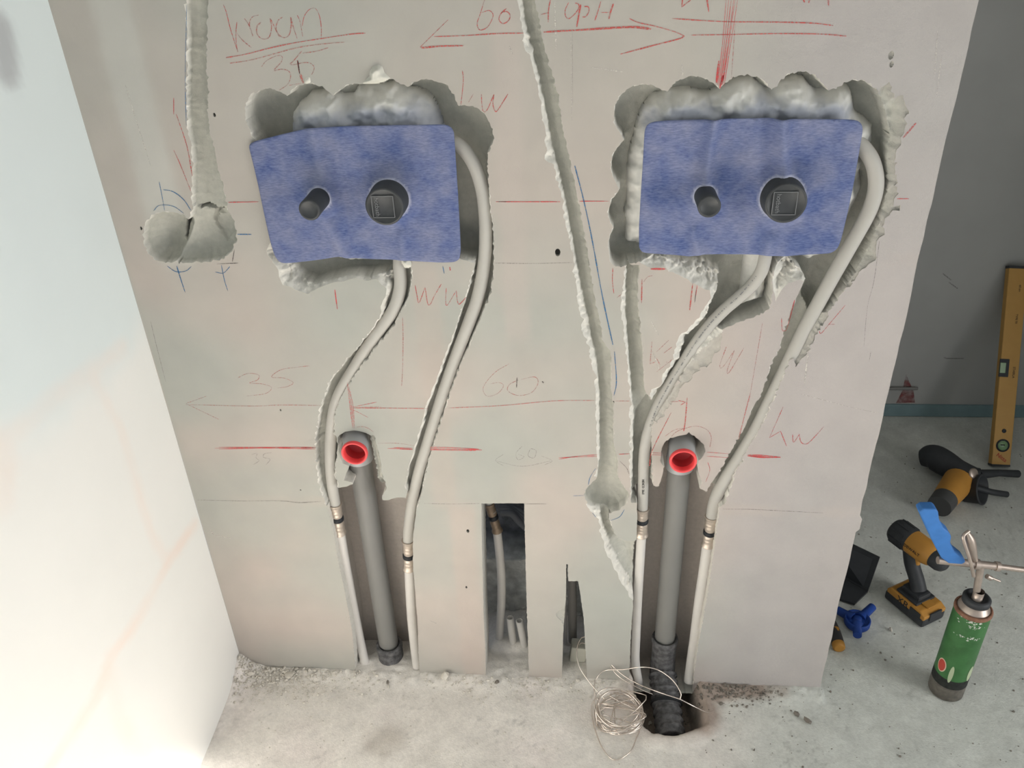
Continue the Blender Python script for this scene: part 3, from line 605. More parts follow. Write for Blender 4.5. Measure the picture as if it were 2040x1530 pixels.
smear([(220, 1340), (240, 1440), (290, 1510)], .03, .5, 116)
gs = (sst(.035, .012, line_d([(2, 60), (10, 100), (14, 138)])) * .55)[:, None]; cl = cl * (1 - gs) + lin((150, 146, 150)) * gs
alp = .25 + .5 * up + 1.2 * np.clip(sst(.06, .02, line_d([(200, 600), (290, 1050), (300, 1100)])), 0, 1)
V = np.c_[np.zeros(len(y_)) + .0008 * fbm(y_, z_, .2, 120), y_, z_]; ny, nz = len(ys), len(zs)
FQ = [(j * ny + i, j * ny + i + 1, (j + 1) * ny + i + 1, (j + 1) * ny + i) for j in range(nz - 1) for i in range(ny - 1)]
lo = struct(link('wall_left', mesh_from(V, FQ, np.c_[cl, alp]), m_left))
bk = B(); bk.box(.05, 3.2, 2.7, Matrix.Translation((-.028, -1.6, 1.35))); b_o = bk.obj('plaster_core', m_left, lo)
me = b_o.data; ca = me.color_attributes.new('Col', 'FLOAT_COLOR', 'POINT'); ca.data.foreach_set('color', np.tile([*wh, .2], len(me.vertices)).astype(np.float32))

# hole in the floor at the right drain
HP = np.array([fl(u, v)[:2] for u, v in [(1258, 1310), (1262, 1370), (1272, 1400), (1281, 1440), (1300, 1460), (1340, 1463), (1378, 1455), (1402, 1440), (1400, 1405), (1388, 1375), (1384, 1345), (1384, 1290), (1270, 1290)]])
xs = np.r_[np.arange(-.01, 2.36, .0045), np.arange(2.4, 4.2, .12)]; ys = np.r_[np.arange(-3.2, -.72, .12), np.arange(-.7, .36, .0045), np.arange(.37, 1.14, .012)]
XX, YY = np.meshgrid(xs, ys); x_, y_ = XX.ravel(), YY.ravel(); Q = np.c_[x_, y_]
hb = (x_ > .6) & (x_ < 1.3) & (y_ > -.3) & (y_ < .3)
hd = np.full(len(x_), .5); hd[hb] = pdist(Q[hb], HP); hin = np.zeros(len(x_), bool); hin[hb] = inside(Q[hb], HP)
sd = np.where(hin, -hd, hd) + .004 * fbm(x_, y_, .02, 140)
h = .0016 * fbm(x_, y_, .06, 130, 5) + .0008 * np.maximum(0, fbm(x_, y_, .012, 135, 2))
wb = sst(-.05, -.005, y_) * sst(.12, .03, y_) * (x_ < 1.29)            # dust and crumbs banked against the wall
h += wb * (.004 + .006 * np.abs(fbm(x_, y_, .02, 137, 4)))
h += .030 * np.exp(-((x_ / .035) ** 2)) * np.exp(-(((y_ + .005) / .05) ** 2)) + .012 * np.exp(-((x_ / .012) ** 2)) * sst(-.25, 0, y_)
h += .006 * sst(.045, .010, sd) * sst(0, .01, sd)
h = h * sst(0, .008, sd) - .085 * sst(.004, -.016, sd)
# dusty ground inside the slot
sl = sst(.03, .0, np.abs(x_ - .608) - .03) * sst(.06, .09, y_); h += sl * (.014 + .006 * fbm(x_, y_, .03, 141))
warm = lin((230, 225, 218)); cool = lin((200, 202, 196)); pkf = lin((234, 225, 220)); dirt = lin((158, 140, 128)); drk = lin((186, 188, 184))
t = sst(.85, 1.25, x_ + .12 * fbm(x_, y_, .25, 142))[:, None]; cfl = warm * (1 - t) + cool * t
t = (sst(-.1, .5, fbm(x_, y_, .16, 143)) * .6)[:, None] * (1 - sst(.9, 1.2, x_)[:, None]); cfl = cfl * (1 - t) + pkf * t
t = sst(.15, .6, y_ + .1 * fbm(x_, y_, .2, 144))[:, None] * .55; cfl = cfl * (1 - t) + drk * t
d1 = np.hypot((x_ - 1.09) / .13, (y_ + .008) / .035); d2 = np.hypot((x_ - 1.025) / .05, (y_ + .075) / .06); d3 = sst(.05, .0, sd)
t = np.clip(sst(1.15, .5, d1 + .3 * fbm(x_, y_, .03, 145)) + .8 * sst(1.2, .4, d2 + .3 * fbm(x_, y_, .03, 146)) + .55 * d3, 0, 1)[:, None] * .85; cfl = cfl * (1 - t) + dirt * t
t = (sst(1.2, .3, np.hypot((x_ - .36) / .05, (y_ + .17) / .05) + .4 * fbm(x_, y_, .03, 147)) * .35)[:, None]; cfl = cfl * (1 - t) + lin((150, 138, 124)) * t
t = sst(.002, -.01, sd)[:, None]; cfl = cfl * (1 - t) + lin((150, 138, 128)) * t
cfl = cfl * (1 + .13 * fbm(x_, y_, .045, 148)[:, None] + .09 * fbm(x_, y_, .014, 152, 3)[:, None]); pit = sst(.42, .6, fbm(x_, y_, .009, 149, 2))[:, None] * sst(-.1, .5, fbm(x_, y_, .09, 150))[:, None]; cfl = cfl * (1 - .22 * pit)
nx = len(xs); FQ = [(j * nx + i, j * nx + i + 1, (j + 1) * nx + i + 1, (j + 1) * nx + i) for j in range(len(ys) - 1) for i in range(nx - 1)]
struct(link('floor', mesh_from(np.c_[x_, y_, h], FQ, cfl), m_floor))
def floor_h(x, y):
    i = int(np.argmin((xs - x) ** 2)); j = int(np.argmin((ys - y) ** 2)); return float(h[j * nx + i])

YB = 1.093
b = B(); b.box(1.6, .1, 2.7, Matrix.Translation((1.95, YB + .05, 1.35))); struct(b.obj('wall_far', m_far))
b = B(); b.box(.12, 1.20, 2.7, Matrix.Translation((2.52, .55, 1.35))); struct(b.obj('wall_right_blocker', m_far))  # unseen wall added to keep light out of the alcove
b = B(); b.box(4.4, 4.5, .05, Matrix.Translation((2.1, -1.05, 2.73))); struct(b.obj('ceiling', mat('ceiling_paint', (200, 200, 196), rough=.9)))
b = B(); b.box(4.4, .1, 1.2, Matrix.Translation((2.1, -3.28, 2.10))); struct(b.obj('trim_light_blocker', bpy.data.materials['ceiling_paint']))  # unseen beam added behind the viewer to dim the upper back wall
b = B(); b.box(.07, YB - .11, H + 1.0, Matrix.Translation((W - .037, .11 + (YB - .11) / 2, (H + 1.0) / 2))); struct(b.obj('wall_return', m_far))
b = B(); b.box(W, .11, 1.08, Matrix.Translation((W / 2, .056, H + .54))); o = b.obj('wall_back_upper', m_front); struct(o); o.name = 'wall_upper'
me = o.data; ca = me.color_attributes.new('Col', 'FLOAT_COLOR', 'POINT'); ca.data.foreach_set('color', np.tile([*lin((180, 176, 166)), .3], len(me.vertices)).astype(np.float32))
b = B(); b.box(1.1, .006, .044, Matrix.Translation((1.84, YB - .003, .024)), .001); struct(b.obj('baseboard_far', m_strip))

# cavity behind the slots
cx = np.arange(.42, .95, .006); cz = np.arange(-.02, .62, .006); XX, ZZ = np.meshgrid(cx, cz); x_, z_ = XX.ravel(), ZZ.ravel()
zl = at(1010, 1112, .19)[2]
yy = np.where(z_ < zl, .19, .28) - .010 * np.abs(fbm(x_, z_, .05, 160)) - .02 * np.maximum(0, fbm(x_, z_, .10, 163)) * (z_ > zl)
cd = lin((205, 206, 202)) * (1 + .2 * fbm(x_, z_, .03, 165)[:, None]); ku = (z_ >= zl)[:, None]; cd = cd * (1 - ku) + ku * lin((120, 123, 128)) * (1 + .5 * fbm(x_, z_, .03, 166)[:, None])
nx2 = len(cx); FQ = [(j * nx2 + i, j * nx2 + i + 1, (j + 1) * nx2 + i + 1, (j + 1) * nx2 + i) for j in range(len(cz) - 1) for i in range(nx2 - 1)]
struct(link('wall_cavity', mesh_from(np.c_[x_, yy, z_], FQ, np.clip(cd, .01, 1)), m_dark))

# ------------------------------------------------------------ mortar packed round the mixers
def fill(name, px, label, lo_y, hi_y, blue, seed):
    blue = blue; p = xz(px); x0, z0 = p.min(0); x1, z1 = p.max(0); s = .0024
    gx = np.arange(x0, x1 + s, s); gz = np.arange(z0, z1 + s, s); XX, ZZ = np.meshgrid(gx, gz); Q = np.c_[XX.ravel(), ZZ.ravel()]
    d = pdist(Q, p); ins = inside(Q, p); d = np.where(ins, d, -d) + .005 * fbm(Q[:, 0], Q[:, 1], .03, seed)
    ridg = 1 - np.abs(fbm(Q[:, 0], Q[:, 1], .045, seed + 5, 3)) * 2
    yy = lo_y + (hi_y - lo_y) * sst(0, .034, d) ** .8 + .010 * (1 - ridg) * sst(0, .01, d) - .010 * fbm(Q[:, 0], Q[:, 1], .022, seed + 9, 5) - .012 * sst(0, .010, d)
    yy = np.where(yy < .010, .010 - .3 * (.010 - yy), yy); yy = np.maximum(yy, -.002)
    yy = np.where(d > .05, np.maximum(yy, .006), yy); yy = np.where(d < .003, yy + .02, yy)
    c = lin((206, 205, 200)) * (1 + .08 * fbm(Q[:, 0], Q[:, 1], .02, seed + 12)[:, None])
    bz = [at(u, v)[[0, 2]] for u, v in blue]; bd = pdist(Q, np.array(bz), False); bt = (sst(.036, .010, bd + .022 * fbm(Q[:, 0], Q[:, 1], .035, seed + 15)) * .5)[:, None]
    c = c * (1 - bt) + lin((112, 124, 156)) * bt
    dk = (sst(.45, .75, fbm(Q[:, 0], Q[:, 1], .03, seed + 18)) * .3)[:, None]; c = c * (1 - dk) + lin((120, 126, 130)) * dk
    n = len(gx); keepv = d > 0; FQ = []
    for j in range(len(gz) - 1):
        for i in range(n - 1):
            q = (j * n + i, j * n + i + 1, (j + 1) * n + i + 1, (j + 1) * n + i)
            if keepv[list(q)].all(): FQ.append(q)
    used = np.unique(np.array(FQ)); mp = -np.ones(len(Q), int); mp[used] = np.arange(len(used))
    o = link(name, mesh_from(np.c_[Q[used, 0], yy[used], Q[used, 1]], mp[np.array(FQ)], c[used]), m_mortar)
    return tag(o, label, 'mortar')
COL1 = [(495, 291), (497, 286), (513, 280), (560, 268), (615, 255), (700, 251), (800, 249), (885, 248), (897, 251), (904, 260), (907, 300), (912, 380), (916, 450), (918, 500), (915, 517), (905, 522), (880, 523), (840, 521), (800, 518), (740, 516),
        (690, 513), (680, 510), (640, 517), (590, 523), (565, 525), (555, 522), (547, 510), (538, 480), (525, 420), (513, 365), (500, 310)]
COL2 = [(1284, 262), (1288, 249), (1300, 243), (1330, 240), (1400, 238), (1470, 236), (1530, 236), (1600, 237), (1690, 238), (1709, 240), (1717, 246), (1719, 258), (1712, 300), (1700, 370), (1690, 420), (1675, 480), (1668, 497), (1655, 505),
        (1600, 508), (1560, 511), (1520, 507), (1430, 506), (1390, 507), (1375, 511), (1350, 508), (1300, 505), (1280, 503), (1273, 494), (1273, 450), (1277, 380), (1281, 320)]
fill('mortar_fill', [(562, 262), (563, 235), (575, 210), (600, 191), (640, 188), (685, 194), (700, 180), (735, 171), (775, 165), (812, 180), (838, 186), (855, 205), (866, 225), (872, 246), (885, 300), (885, 470), (810, 525), (720, 540), (640, 535), (600, 500), (575, 400)],
     'rough white mortar packed around the left mixer under its blue sheet', .050, .020, [(560, 275), (615, 262), (700, 258), (800, 256), (880, 256)], 200)
fill('mortar_fill', [(1248, 505), (1240, 440), (1250, 400), (1246, 350), (1258, 290), (1275, 240), (1300, 202), (1325, 190), (1370, 183), (1420, 190), (1440, 178), (1480, 157), (1510, 160), (1540, 185), (1565, 162), (1610, 158), (1640, 185), (1690, 168),
                     (1714, 190), (1724, 230), (1757, 262), (1758, 288), (1742, 320), (1735, 400), (1700, 470), (1665, 525), (1620, 535), (1560, 520), (1540, 560), (1535, 615), (1500, 628), (1470, 640), (1480, 600), (1490, 530), (1400, 520), (1300, 512)],
     'rough white mortar packed around the right mixer under its blue sheet', .050, .019, [(1330, 248), (1400, 246), (1530, 244), (1600, 244), (1660, 246)], 230)

# ------------------------------------------------------------ mixers with blue sealing sheets
mb = bpy.data.materials.new('blue_fleece'); mb.use_nodes = True; N = mb.node_tree.nodes; L = mb.node_tree.links; pb = N['Principled BSDF']; pb.inputs['Roughness'].default_value = .9
tc = N.new('ShaderNodeTexCoord'); mp = N.new('ShaderNodeMapping'); mp.inputs['Scale'].default_value = (90, 60, 420); L.new(tc.outputs['Object'], mp.inputs[0])
n1 = N.new('ShaderNodeTexNoise'); n1.inputs['Scale'].default_value = 1.6; n1.inputs['Detail'].default_value = 5; L.new(mp.outputs[0], n1.inputs['Vector'])
n2 = N.new('ShaderNodeTexNoise'); n2.inputs['Scale'].default_value = 22; n2.inputs['Detail'].default_value = 5; L.new(tc.outputs['Object'], n2.inputs['Vector'])
cr1 = N.new('ShaderNodeValToRGB'); cr1.color_ramp.elements[0].position = .3; cr1.color_ramp.elements[0].color = (*lin((58, 72, 116)), 1); cr1.color_ramp.elements[1].position = .7; cr1.color_ramp.elements[1].color = (*lin((124, 132, 166)), 1)
cr2 = N.new('ShaderNodeValToRGB'); cr2.color_ramp.elements[0].position = .35; cr2.color_ramp.elements[0].color = (*lin((62, 82, 134)), 1); cr2.color_ramp.elements[1].position = .68; cr2.color_ramp.elements[1].color = (*lin((138, 140, 160)), 1)
L.new(n1.outputs[0], cr1.inputs[0]); L.new(n2.outputs[0], cr2.inputs[0])
mxc = N.new('ShaderNodeMix'); mxc.data_type = 'RGBA'; mxc.inputs[0].default_value = .5; L.new(cr1.outputs[0], mxc.inputs[6]); L.new(cr2.outputs[0], mxc.inputs[7])
at_ = N.new('ShaderNodeAttribute'); at_.attribute_name = 'Col'; mx3 = N.new('ShaderNodeMix'); mx3.data_type = 'RGBA'; L.new(at_.outputs['Alpha'], mx3.inputs[0]); L.new(mxc.outputs[2], mx3.inputs[6]); mx3.inputs[7].default_value = (*lin((206, 208, 226)), 1)
L.new(mx3.outputs[2], pb.inputs['Base Color'])
bp = N.new('ShaderNodeBump'); bp.inputs['Strength'].default_value = .3; bp.inputs['Distance'].default_value = .0006; L.new(n1.outputs[0], bp.inputs['Height']); L.new(bp.outputs[0], pb.inputs['Normal'])

def text_on(s, size, M, m, parent, name):
    cu = bpy.data.curves.new(name, 'FONT'); cu.body = s; cu.size = size; cu.extrude = .0002; cu.align_x = 'CENTER'; cu.align_y = 'CENTER'
    o = bpy.data.objects.new(name, cu); C.objects.link(o)
    me = bpy.data.meshes.new_from_object(o); bpy.data.objects.remove(o); bpy.data.curves.remove(cu)
    me.transform(M); return keep(link(name, me, m), parent)

def mixer(col, small, big, folds, label, lbl_s):
    base = Vector((at(*big[0])[0], 0, at(*big[0])[2]))
    t = thing('shower_mixer', base, label, 'mixer')
    o2 = xz(col, -.006); step = .003; L_ = []
    # rounded, evenly stepped outline
    n = len(o2)
    for i in range(n):
        a, b_ = o2[i], o2[(i + 1) % n]; k = max(1, int(np.linalg.norm(b_ - a) / step))
        for j in range(k): L_.append(a + (b_ - a) * j / k)
    L_ = np.array(L_)
    for _ in range(2): L_ = .5 * L_ + .25 * (np.roll(L_, 1, 0) + np.roll(L_, -1, 0))
    gx, gz = np.meshgrid(np.arange(L_[:, 0].min(), L_[:, 0].max(), .0035), np.arange(L_[:, 1].min(), L_[:, 1].max(), .0035)); G = np.c_[gx.ravel(), gz.ravel()] + RNG.uniform(-.0004, .0004, (gx.size, 2))
    G = G[inside(G, L_)]; G = G[pdist(G, L_) > .0018]
    v, e, f, _, _, _ = delaunay_2d_cdt([Vector(p) for p in L_] + [Vector(p) for p in G], [], [list(range(len(L_)))], 1, 1e-6)
    P_ = np.array([(a.x, a.y) for a in v]); f = [q for q in f if len(q) == 3]
    y = -.006 - .0018 * fbm(P_[:, 0], P_[:, 1], .10, 300) ; al = np.zeros(len(P_))
    for (px, amp, wd) in folds:
        fp = xz(px, -.006); dd = pdist(P_, fp, False); y -= amp * np.exp(-(dd / wd) ** 2); al = np.maximum(al, (.07 if amp > .001 else 0) * np.exp(-(dd / (wd * .6)) ** 2))  # folds also get a faint highlight mixed into the sheet colour
    for (b0, tip, r0, r1) in (small, big):
        c0 = at(*b0, -.008)[[0, 2]]; dd = np.hypot(*(P_ - c0).T); y -= .007 * sst(r0 + .022, r0 + .001, dd); al = np.maximum(al, .7 * sst(r0 + .004, r0 + .0005, dd))
    V = np.r_[np.c_[P_[:, 0], y, P_[:, 1]], np.c_[P_[:, 0], y + .0008, P_[:, 1]]]; K = len(P_)
    FF = [tuple(q) for q in f] + [(q[2] + K, q[1] + K, q[0] + K) for q in f]
    ec = {}
    for q in f:
        for a, b_ in ((q[0], q[1]), (q[1], q[2]), (q[2], q[0])): ec[(a, b_)] = 1
    for a, b_ in list(ec):
        if (b_, a) not in ec: FF.append((b_, a, a + K, b_ + K))
    cols = np.c_[np.tile([.3, .3, .6], (2 * K, 1)), np.r_[al, al]]
    keep(link('sealing_sheet', mesh_from(V, FF, cols), mb), t)
    # body behind the sheet
    cx, cz = o2.mean(0); bb = B(); bb.box(.22, .050, .11, Matrix.Translation((cx, .030, cz)), .006); keep(bb.obj('mixer_body', m_pvc), t)
    for nm, (b0, tip, r0, r1) in (('stop_sleeve', small), ('control_sleeve', big)):
        c0 = Vector(at(*b0, -.008)); dv = np.array(tip) - np.array(b0)
        # depth from the shift between rim and base
        best = min(np.arange(-.02, -.09, -.001), key=lambda Y: abs(at(*tip, Y)[0] - c0.x) + abs(at(*tip, Y)[2] - c0.z))
        e_ = Vector((c0.x, best, c0.z)); Lh = -best
        bb = B(); M = frame((c0.x, 0, c0.z), (0, -1, 0))
        bb.lathe([(r0, 0), (r0, Lh * .45), (r0 * .985, Lh * .46), (r1, Lh - .002), (r1 - .0015, Lh), (r1 - .004, Lh), (r1 - .005, Lh - .0012), (0, Lh - .0012)], M, 40)
        o = keep(bb.obj(nm, m_cap), t)
        if nm == 'control_sleeve':
            bb = B(); q = .40 * r1; ox = -.0; sq = r1 * 1.12
            for (sx, sz, dx, dz) in ((sq, .0010, 0, sq / 2), (sq, .0010, 0, -sq / 2), (.0010, sq, -sq / 2, 0), (.0010, sq, sq / 2, 0)):
                bb.box(sx, .0012, sz, Matrix.Translation((c0.x + dx - .002, best, c0.z + dz)))
            s_ = bb.obj('square_rim', m_txtg); s_.parent = o
            tx = text_on('hotbath', .0095, Matrix.Translation((c0.x - r1 * .38, best - .0004, c0.z)) @ Matrix.Rotation(math.pi / 2, 4, 'X') @ Matrix.Rotation(-math.pi / 2, 4, 'Z'), m_txtg, t, 'lettering')
    return t
mixer(COL1, ((638, 393), (616, 419), .0165, .0165), ((777, 394), (763, 412), .0305, .0295),
      [([(622, 255), (630, 300), (640, 350)], .0025, .010), ([(640, 430), (665, 470), (690, 512)], .004, .010), ([(800, 470), (803, 518)], .003, .008), ([(560, 300), (600, 420)], .0008, .03)],
      'left shower mixer with blue sheet creased at its lower edge and tilted left side', '')
mixer(COL2, ((1404, 388), (1416, 412), .0165, .0168), ((1557, 391), (1569, 405), .0325, .0305),
      [([(1424, 238), (1413, 300), (1404, 360)], .009, .008), ([(1558, 237), (1560, 300), (1557, 360)], .010, .009), ([(1530, 237), (1530, 300), (1535, 350)], -.004, .012), ([(1382, 460), (1391, 507)], .004, .006), ([(1535, 480), (1528, 507)], .005, .012)],
      'right shower mixer with squarer blue sheet ridged above both black sleeves', '')

# ------------------------------------------------------------ water pipes
def P3(lst): return catmull([at(u, v, Y) for u, v, Y in lst], 8)
def press(t, a, b_, ringp, sleeve=m_brass, r=.0112):
    A, E = at(*a), at(*b_); bb = B(); n = 26; path = [A + (E - A) * k / n for k in range(n + 1)]
    rr = []
    for k in range(n + 1):
        s = k / n; x = r
        if k in (0, 1, n - 1, n): x = r + .0022
        elif k in (2, n - 2): x = r + .0004
        elif abs(s - ringp) < .09: x = r - .001
        else: x = r + .0007 * math.sin(k * 2.2)
        rr.append(x)
    bb.tube(path, rr, 18); o = keep(bb.obj('press_coupling', sleeve), t)
    bb = B(); q0 = A + (E - A) * (ringp - .075); q1 = A + (E - A) * (ringp + .075)
    bb.tube([q0, q0 + (q1 - q0) * .2, q0 + (q1 - q0) * .8, q1], [r * .9, r + .0012, r + .0012, r * .9], 18); q = bb.obj('black_ring', m_black); q.parent = o
def pipe(up, coup, ringp, low, label, r=.0108):
    base = Vector(at(*low[-1])); t = thing('water_pipe', base, label, 'pipe', None)
    bb = B(); bb.tube(P3(up), r, 18); keep(bb.obj('upper_tube', m_pipe), t)
    press(t, coup[0], coup[1], ringp)
    bb = B(); bb.tube(P3(low), r * .93, 18); keep(bb.obj('lower_tube', m_pipe2), t); return t
pipe([(796, 500, .016), (796, 530, .014), (798, 560, .012), (795, 585, .011), (786, 612, .011), (772, 635, .011), (750, 665, .012), (726, 700, .013), (703, 738, .013), (685, 768, .013), (671, 797, .013), (663, 830, .013), (659, 870, .013), (658, 910, .014), (660, 950, .018), (664, 982, .020), (668, 1006, .022)],
     ((668, 1003, .022), (677, 1062, .026)), .50, [(677, 1060, .026), (689, 1130, .03), (703, 1205, .034), (717, 1275, .034), (729, 1328, .022)], 'white water pipe left of the left drain, from under the left sheet')
pipe([(893, 288, .022), (908, 286, .022), (926, 300, .020), (943, 325, .016), (955, 355, .014), (963, 390, .013), (967, 430, .013), (968, 470, .013), (966, 510, .014), (960, 555, .013), (950, 598, .012), (936, 638, .012), (920, 680, .013), (902, 728, .014), (888, 768, .014), (875, 808, .014), (862, 850, .014), (849, 892, .014), (836, 935, .015), (825, 980, .018), (818, 1020, .02), (814, 1055, .022), (813, 1078, .024)],
     ((813, 1076, .024), (815, 1133, .026)), .54, [(815, 1131, .026), (817, 1180, .028), (820, 1230, .03), (825, 1280, .026), (831, 1328, .016)], 'white water pipe right of the left drain, looping from beside the left sheet')
pipe([(1527, 495, .010), (1524, 515, .008), (1517, 540, .008), (1500, 566, .010), (1472, 592, .013), (1442, 618, .014), (1411, 651, .014), (1382, 690, .014), (1357, 730, .014), (1332, 770, .014), (1308, 815, .014), (1293, 855, .013), (1285, 890, .013), (1282, 930, .015), (1281, 975, .02), (1280, 1014, .024)],
     ((1280, 1012, .024), (1278, 1066, .027)), .46, [(1278, 1064, .027), (1274, 1130, .028), (1270, 1200, .03), (1267, 1270, .03), (1266, 1320, .025), (1274, 1368, .012)], 'printed white water pipe left of the right drain, from under the right sheet', .0102)
pipe([(1706, 284, .020), (1720, 295, .018), (1736, 318, .014), (1744, 345, .012), (1745, 372, .012), (1739, 400, .012), (1727, 430, .012), (1706, 468, .012), (1681, 512, .012), (1655, 558, .012), (1628, 608, .013), (1601, 658, .014), (1577, 708, .014), (1552, 760, .014), (1528, 810, .014), (1503, 860, .014), (1474, 908, .014), (1448, 948, .015), (1430, 982, .02), (1422, 1006, .023), (1418, 1030, .024)],
     ((1418, 1028, .024), (1410, 1086, .027)), .55, [(1410, 1084, .027), (1402, 1140, .028), (1393, 1200, .03), (1384, 1270, .03), (1377, 1320, .024), (1372, 1358, .012)], 'white water pipe right of the right drain, bending round the right sheet', .0115)
p3 = [o for o in bpy.data.objects if o.get('label', '').startswith('printed white')][0]
A_, B_ = Vector(at(1281, 940, .0045)), Vector(at(1281, 1000, .0105)); dx = (B_ - A_).normalized()
text_on('HENCO  26x3', .0062, frame((A_ + B_) / 2, Vector((0, -1, 0)).cross(dx).cross(dx) * (1 if (Vector((0, -1, 0)).cross(dx).cross(dx)).y < 0 else -1), dx), m_txt, p3, 'printed_lettering')
bb = B(); pth = P3([(1508, 548, .0), (1472, 590, .0018), (1442, 616, .0024), (1411, 649, .0026), (1382, 688, .003), (1357, 728, .003), (1332, 768, .003), (1309, 812, .0026), (1294, 852, .0024)])
for i in range(0, len(pth) - 1):
    d = pth[i + 1] - pth[i]; Ld = np.linalg.norm(d); d = d / Ld; s = np.cross(d, [0, -1, 0])
    for k in range(5):
        if random.random() < .45: continue
        c = pth[i] + d * Ld * (k + .5) / 5; hh = random.uniform(.0007, .0013); ll = random.uniform(.0003, .0007)
        bb.add([c + d * ll + s * hh, c + d * ll - s * hh, c - d * ll - s * hh, c - d * ll + s * hh], [(0, 1, 2, 3)], False)
keep(bb.obj('printed_marks', mat('faded_print', (118, 118, 118), rough=.7)), p3)

# pipes standing in the slots
YS = .10
base = Vector(at(994, 1288, YS)); t = thing('water_pipe', base, 'dusty white pipe with a black-ringed coupling, standing inside the middle wall slot', 'pipe')
bb = B(); bb.tube(P3([(972, 985, YS), (976, 1008, YS), (980, 1020, YS)]), .009, 16); keep(bb.obj('upper_tube', m_pipe), t)
press(t, (974, 1002, YS), (991, 1058, YS), .50, m_brassd, .0098)
bb = B(); bb.tube(P3([(990, 1055, YS), (995, 1100, YS), (999, 1150, YS), (999, 1200, YS), (996, 1250, YS), (994, 1290, YS)]), .0095, 16); keep(bb.obj('lower_tube', m_pipe2), t)
def stub(a, b_, Y, label, r=.0085):
    p0, p1 = np.array(at(*a, Y)), np.array(at(*b_, Y)); ax = Vector(p0 - p1); t = B()
    t.lathe([(r, 0), (r, ax.length), (r * .66, ax.length), (r * .66, ax.length - .03), (0, ax.length - .03)], frame(p1, ax), 18)
    return tag(t.obj('pipe_stub', m_pipe2), label, 'pipe', 'short open pipe stubs in the middle slot')
stub((1016, 1230), (1024, 1292), .09, 'short open-ended white pipe stub nearer the taller pipe in the middle slot'); stub((1035, 1236), (1046, 1292), .085, 'short open-ended white pipe stub at the right edge of the middle slot')
bb = B(); bb.tube(P3([(1139, 1120, .11), (1140, 1200, .11), (1141, 1284, .11)]), .0098, 16); tag(bb.obj('conduit_pipe', mat('grey_tube', (160, 156, 150), rough=.6)), 'grey pipe standing inside the narrow right-hand slot', 'pipe')
bb = B(); bb.tube(P3([(1124, 1150, .10), (1125, 1220, .10), (1127, 1282, .10)]), .004, 10); tag(bb.obj('conduit_pipe', m_pipe2), 'thin white tube at the left side of the narrow right-hand slot', 'pipe')
c = at(1152, 1325, .05); bb = B(); bb.box(.036, .03, .05, Matrix.Translation((c[0], .06, .024)) @ Matrix.Rotation(.1, 4, 'Y'), .003); o = bb.obj('gypsum_offcut', mat('offcut_gypsum', (196, 194, 182), rough=.9, noise=.05)); tag(o, 'pale gypsum offcut standing on the floor in the narrow slot', 'offcut')
for k in range(4):
    bb = B(); a = [(985 + 4 * k, 1000 + 7 * k), (1010 + 3 * k, 1008 + 5 * k), (1035, 1018 + 7 * k), (1062, 1034 + 10 * k)]; bb.tube(P3([(u, v, .235 - .006 * k) for u, v in a]), .0085, 12)
    tag(bb.obj('flexible_conduit', mat('grey_conduit', (120, 122, 126), rough=.6) if k == 0 else bpy.data.materials['grey_conduit']), ('topmost', 'second from the top', 'third from the top', 'lowest')[k] + ' of four grey conduits behind the middle slot', 'conduit', 'grey conduits behind the middle slot')

# ------------------------------------------------------------ drains
def drain(rim, xv, z0, label):
    Yt = -.024; c = Vector(at(*rim, Yt)); yp = .048; r = .0245
    t = thing('drain_pipe', (xv, yp, z0), label, 'drain pipe')
    bb = B(); bb.tube([(xv, yp, z0), (xv, yp, c.z - .05)], .0222, 26); keep(bb.obj('upright_pipe', m_pvc), t)
    zc = c.z; bb = B(); ctr = []
    for k in range(9):
        a = math.pi / 2 * k / 8; ctr.append((xv + (c.x - xv) * k / 8 * .3, yp - .022 * (1 - math.cos(a)), zc - .022 + .022 * math.sin(a)))
    path = [(xv, yp, zc - .066), (xv, yp, zc - .045)] + ctr + [(c.x - (c.x - xv) * .3, .01, zc), (c.x, Yt + .004, zc)]
    rr = [.0262, .0262] + [.0242] * 9 + [.0238, .0238]; bb.tube(path, rr, 28, caps=False); keep(bb.obj('elbow', m_pvcl), t)
    M = frame((c.x, Yt + .006, zc), (0, -1, 0)); bb = B()
    bb.lathe([(.0238, 0), (.0245, .001), (.0245, .0065), (.0238, .0085), (.0215, .0085), (.0200, .006), (.0196, -.004)], M, 40); o = keep(bb.obj('red_seal_ring', m_red), t)
    bb = B(); bb.lathe([(.0197, -.004), (.0190, -.022), (.0175, -.024), (0, -.024)], M, 32); keep(bb.obj('red_plug', m_redin), t)
    return t
x1 = at(757, 1170, .048)[0]; d1 = drain((706, 903), x1, .0, 'left drain with grey upright pipe and red seal ring, between the left pipes')
bb = B(); bb.lathe([(.023, .038), (.0285, .038), (.030, .034), (.030, .028), (.0275, .026), (.0285, .020), (.0285, -.01), (.026, -.012)], Matrix.Translation((x1 + .002, .044, .008)), 30); keep(bb.obj('rubber_collar', m_rub), d1)
x2 = at(1333, 1170, .048)[0]; d2 = drain((1361, 919), x2, .0, 'right drain with grey upright pipe and red seal ring, ending in black couplings')
bb = B(); bb.lathe([(.0225, .092), (.0265, .095), (.0285, .09), (.0285, .082), (.0262, .078), (.0262, .03), (.0275, .01), (.0275, -.05)], Matrix.Translation((x2, .046, 0)), 30); keep(bb.obj('black_socket', m_rub), d2)
p = [Vector((x2, .03, -.01)), Vector((x2 + .002, .0, -.022)), Vector((x2 + .004, -.03, -.03)), Vector((x2 + .006, -.07, -.036)), Vector((x2 + .008, -.112, -.04))]
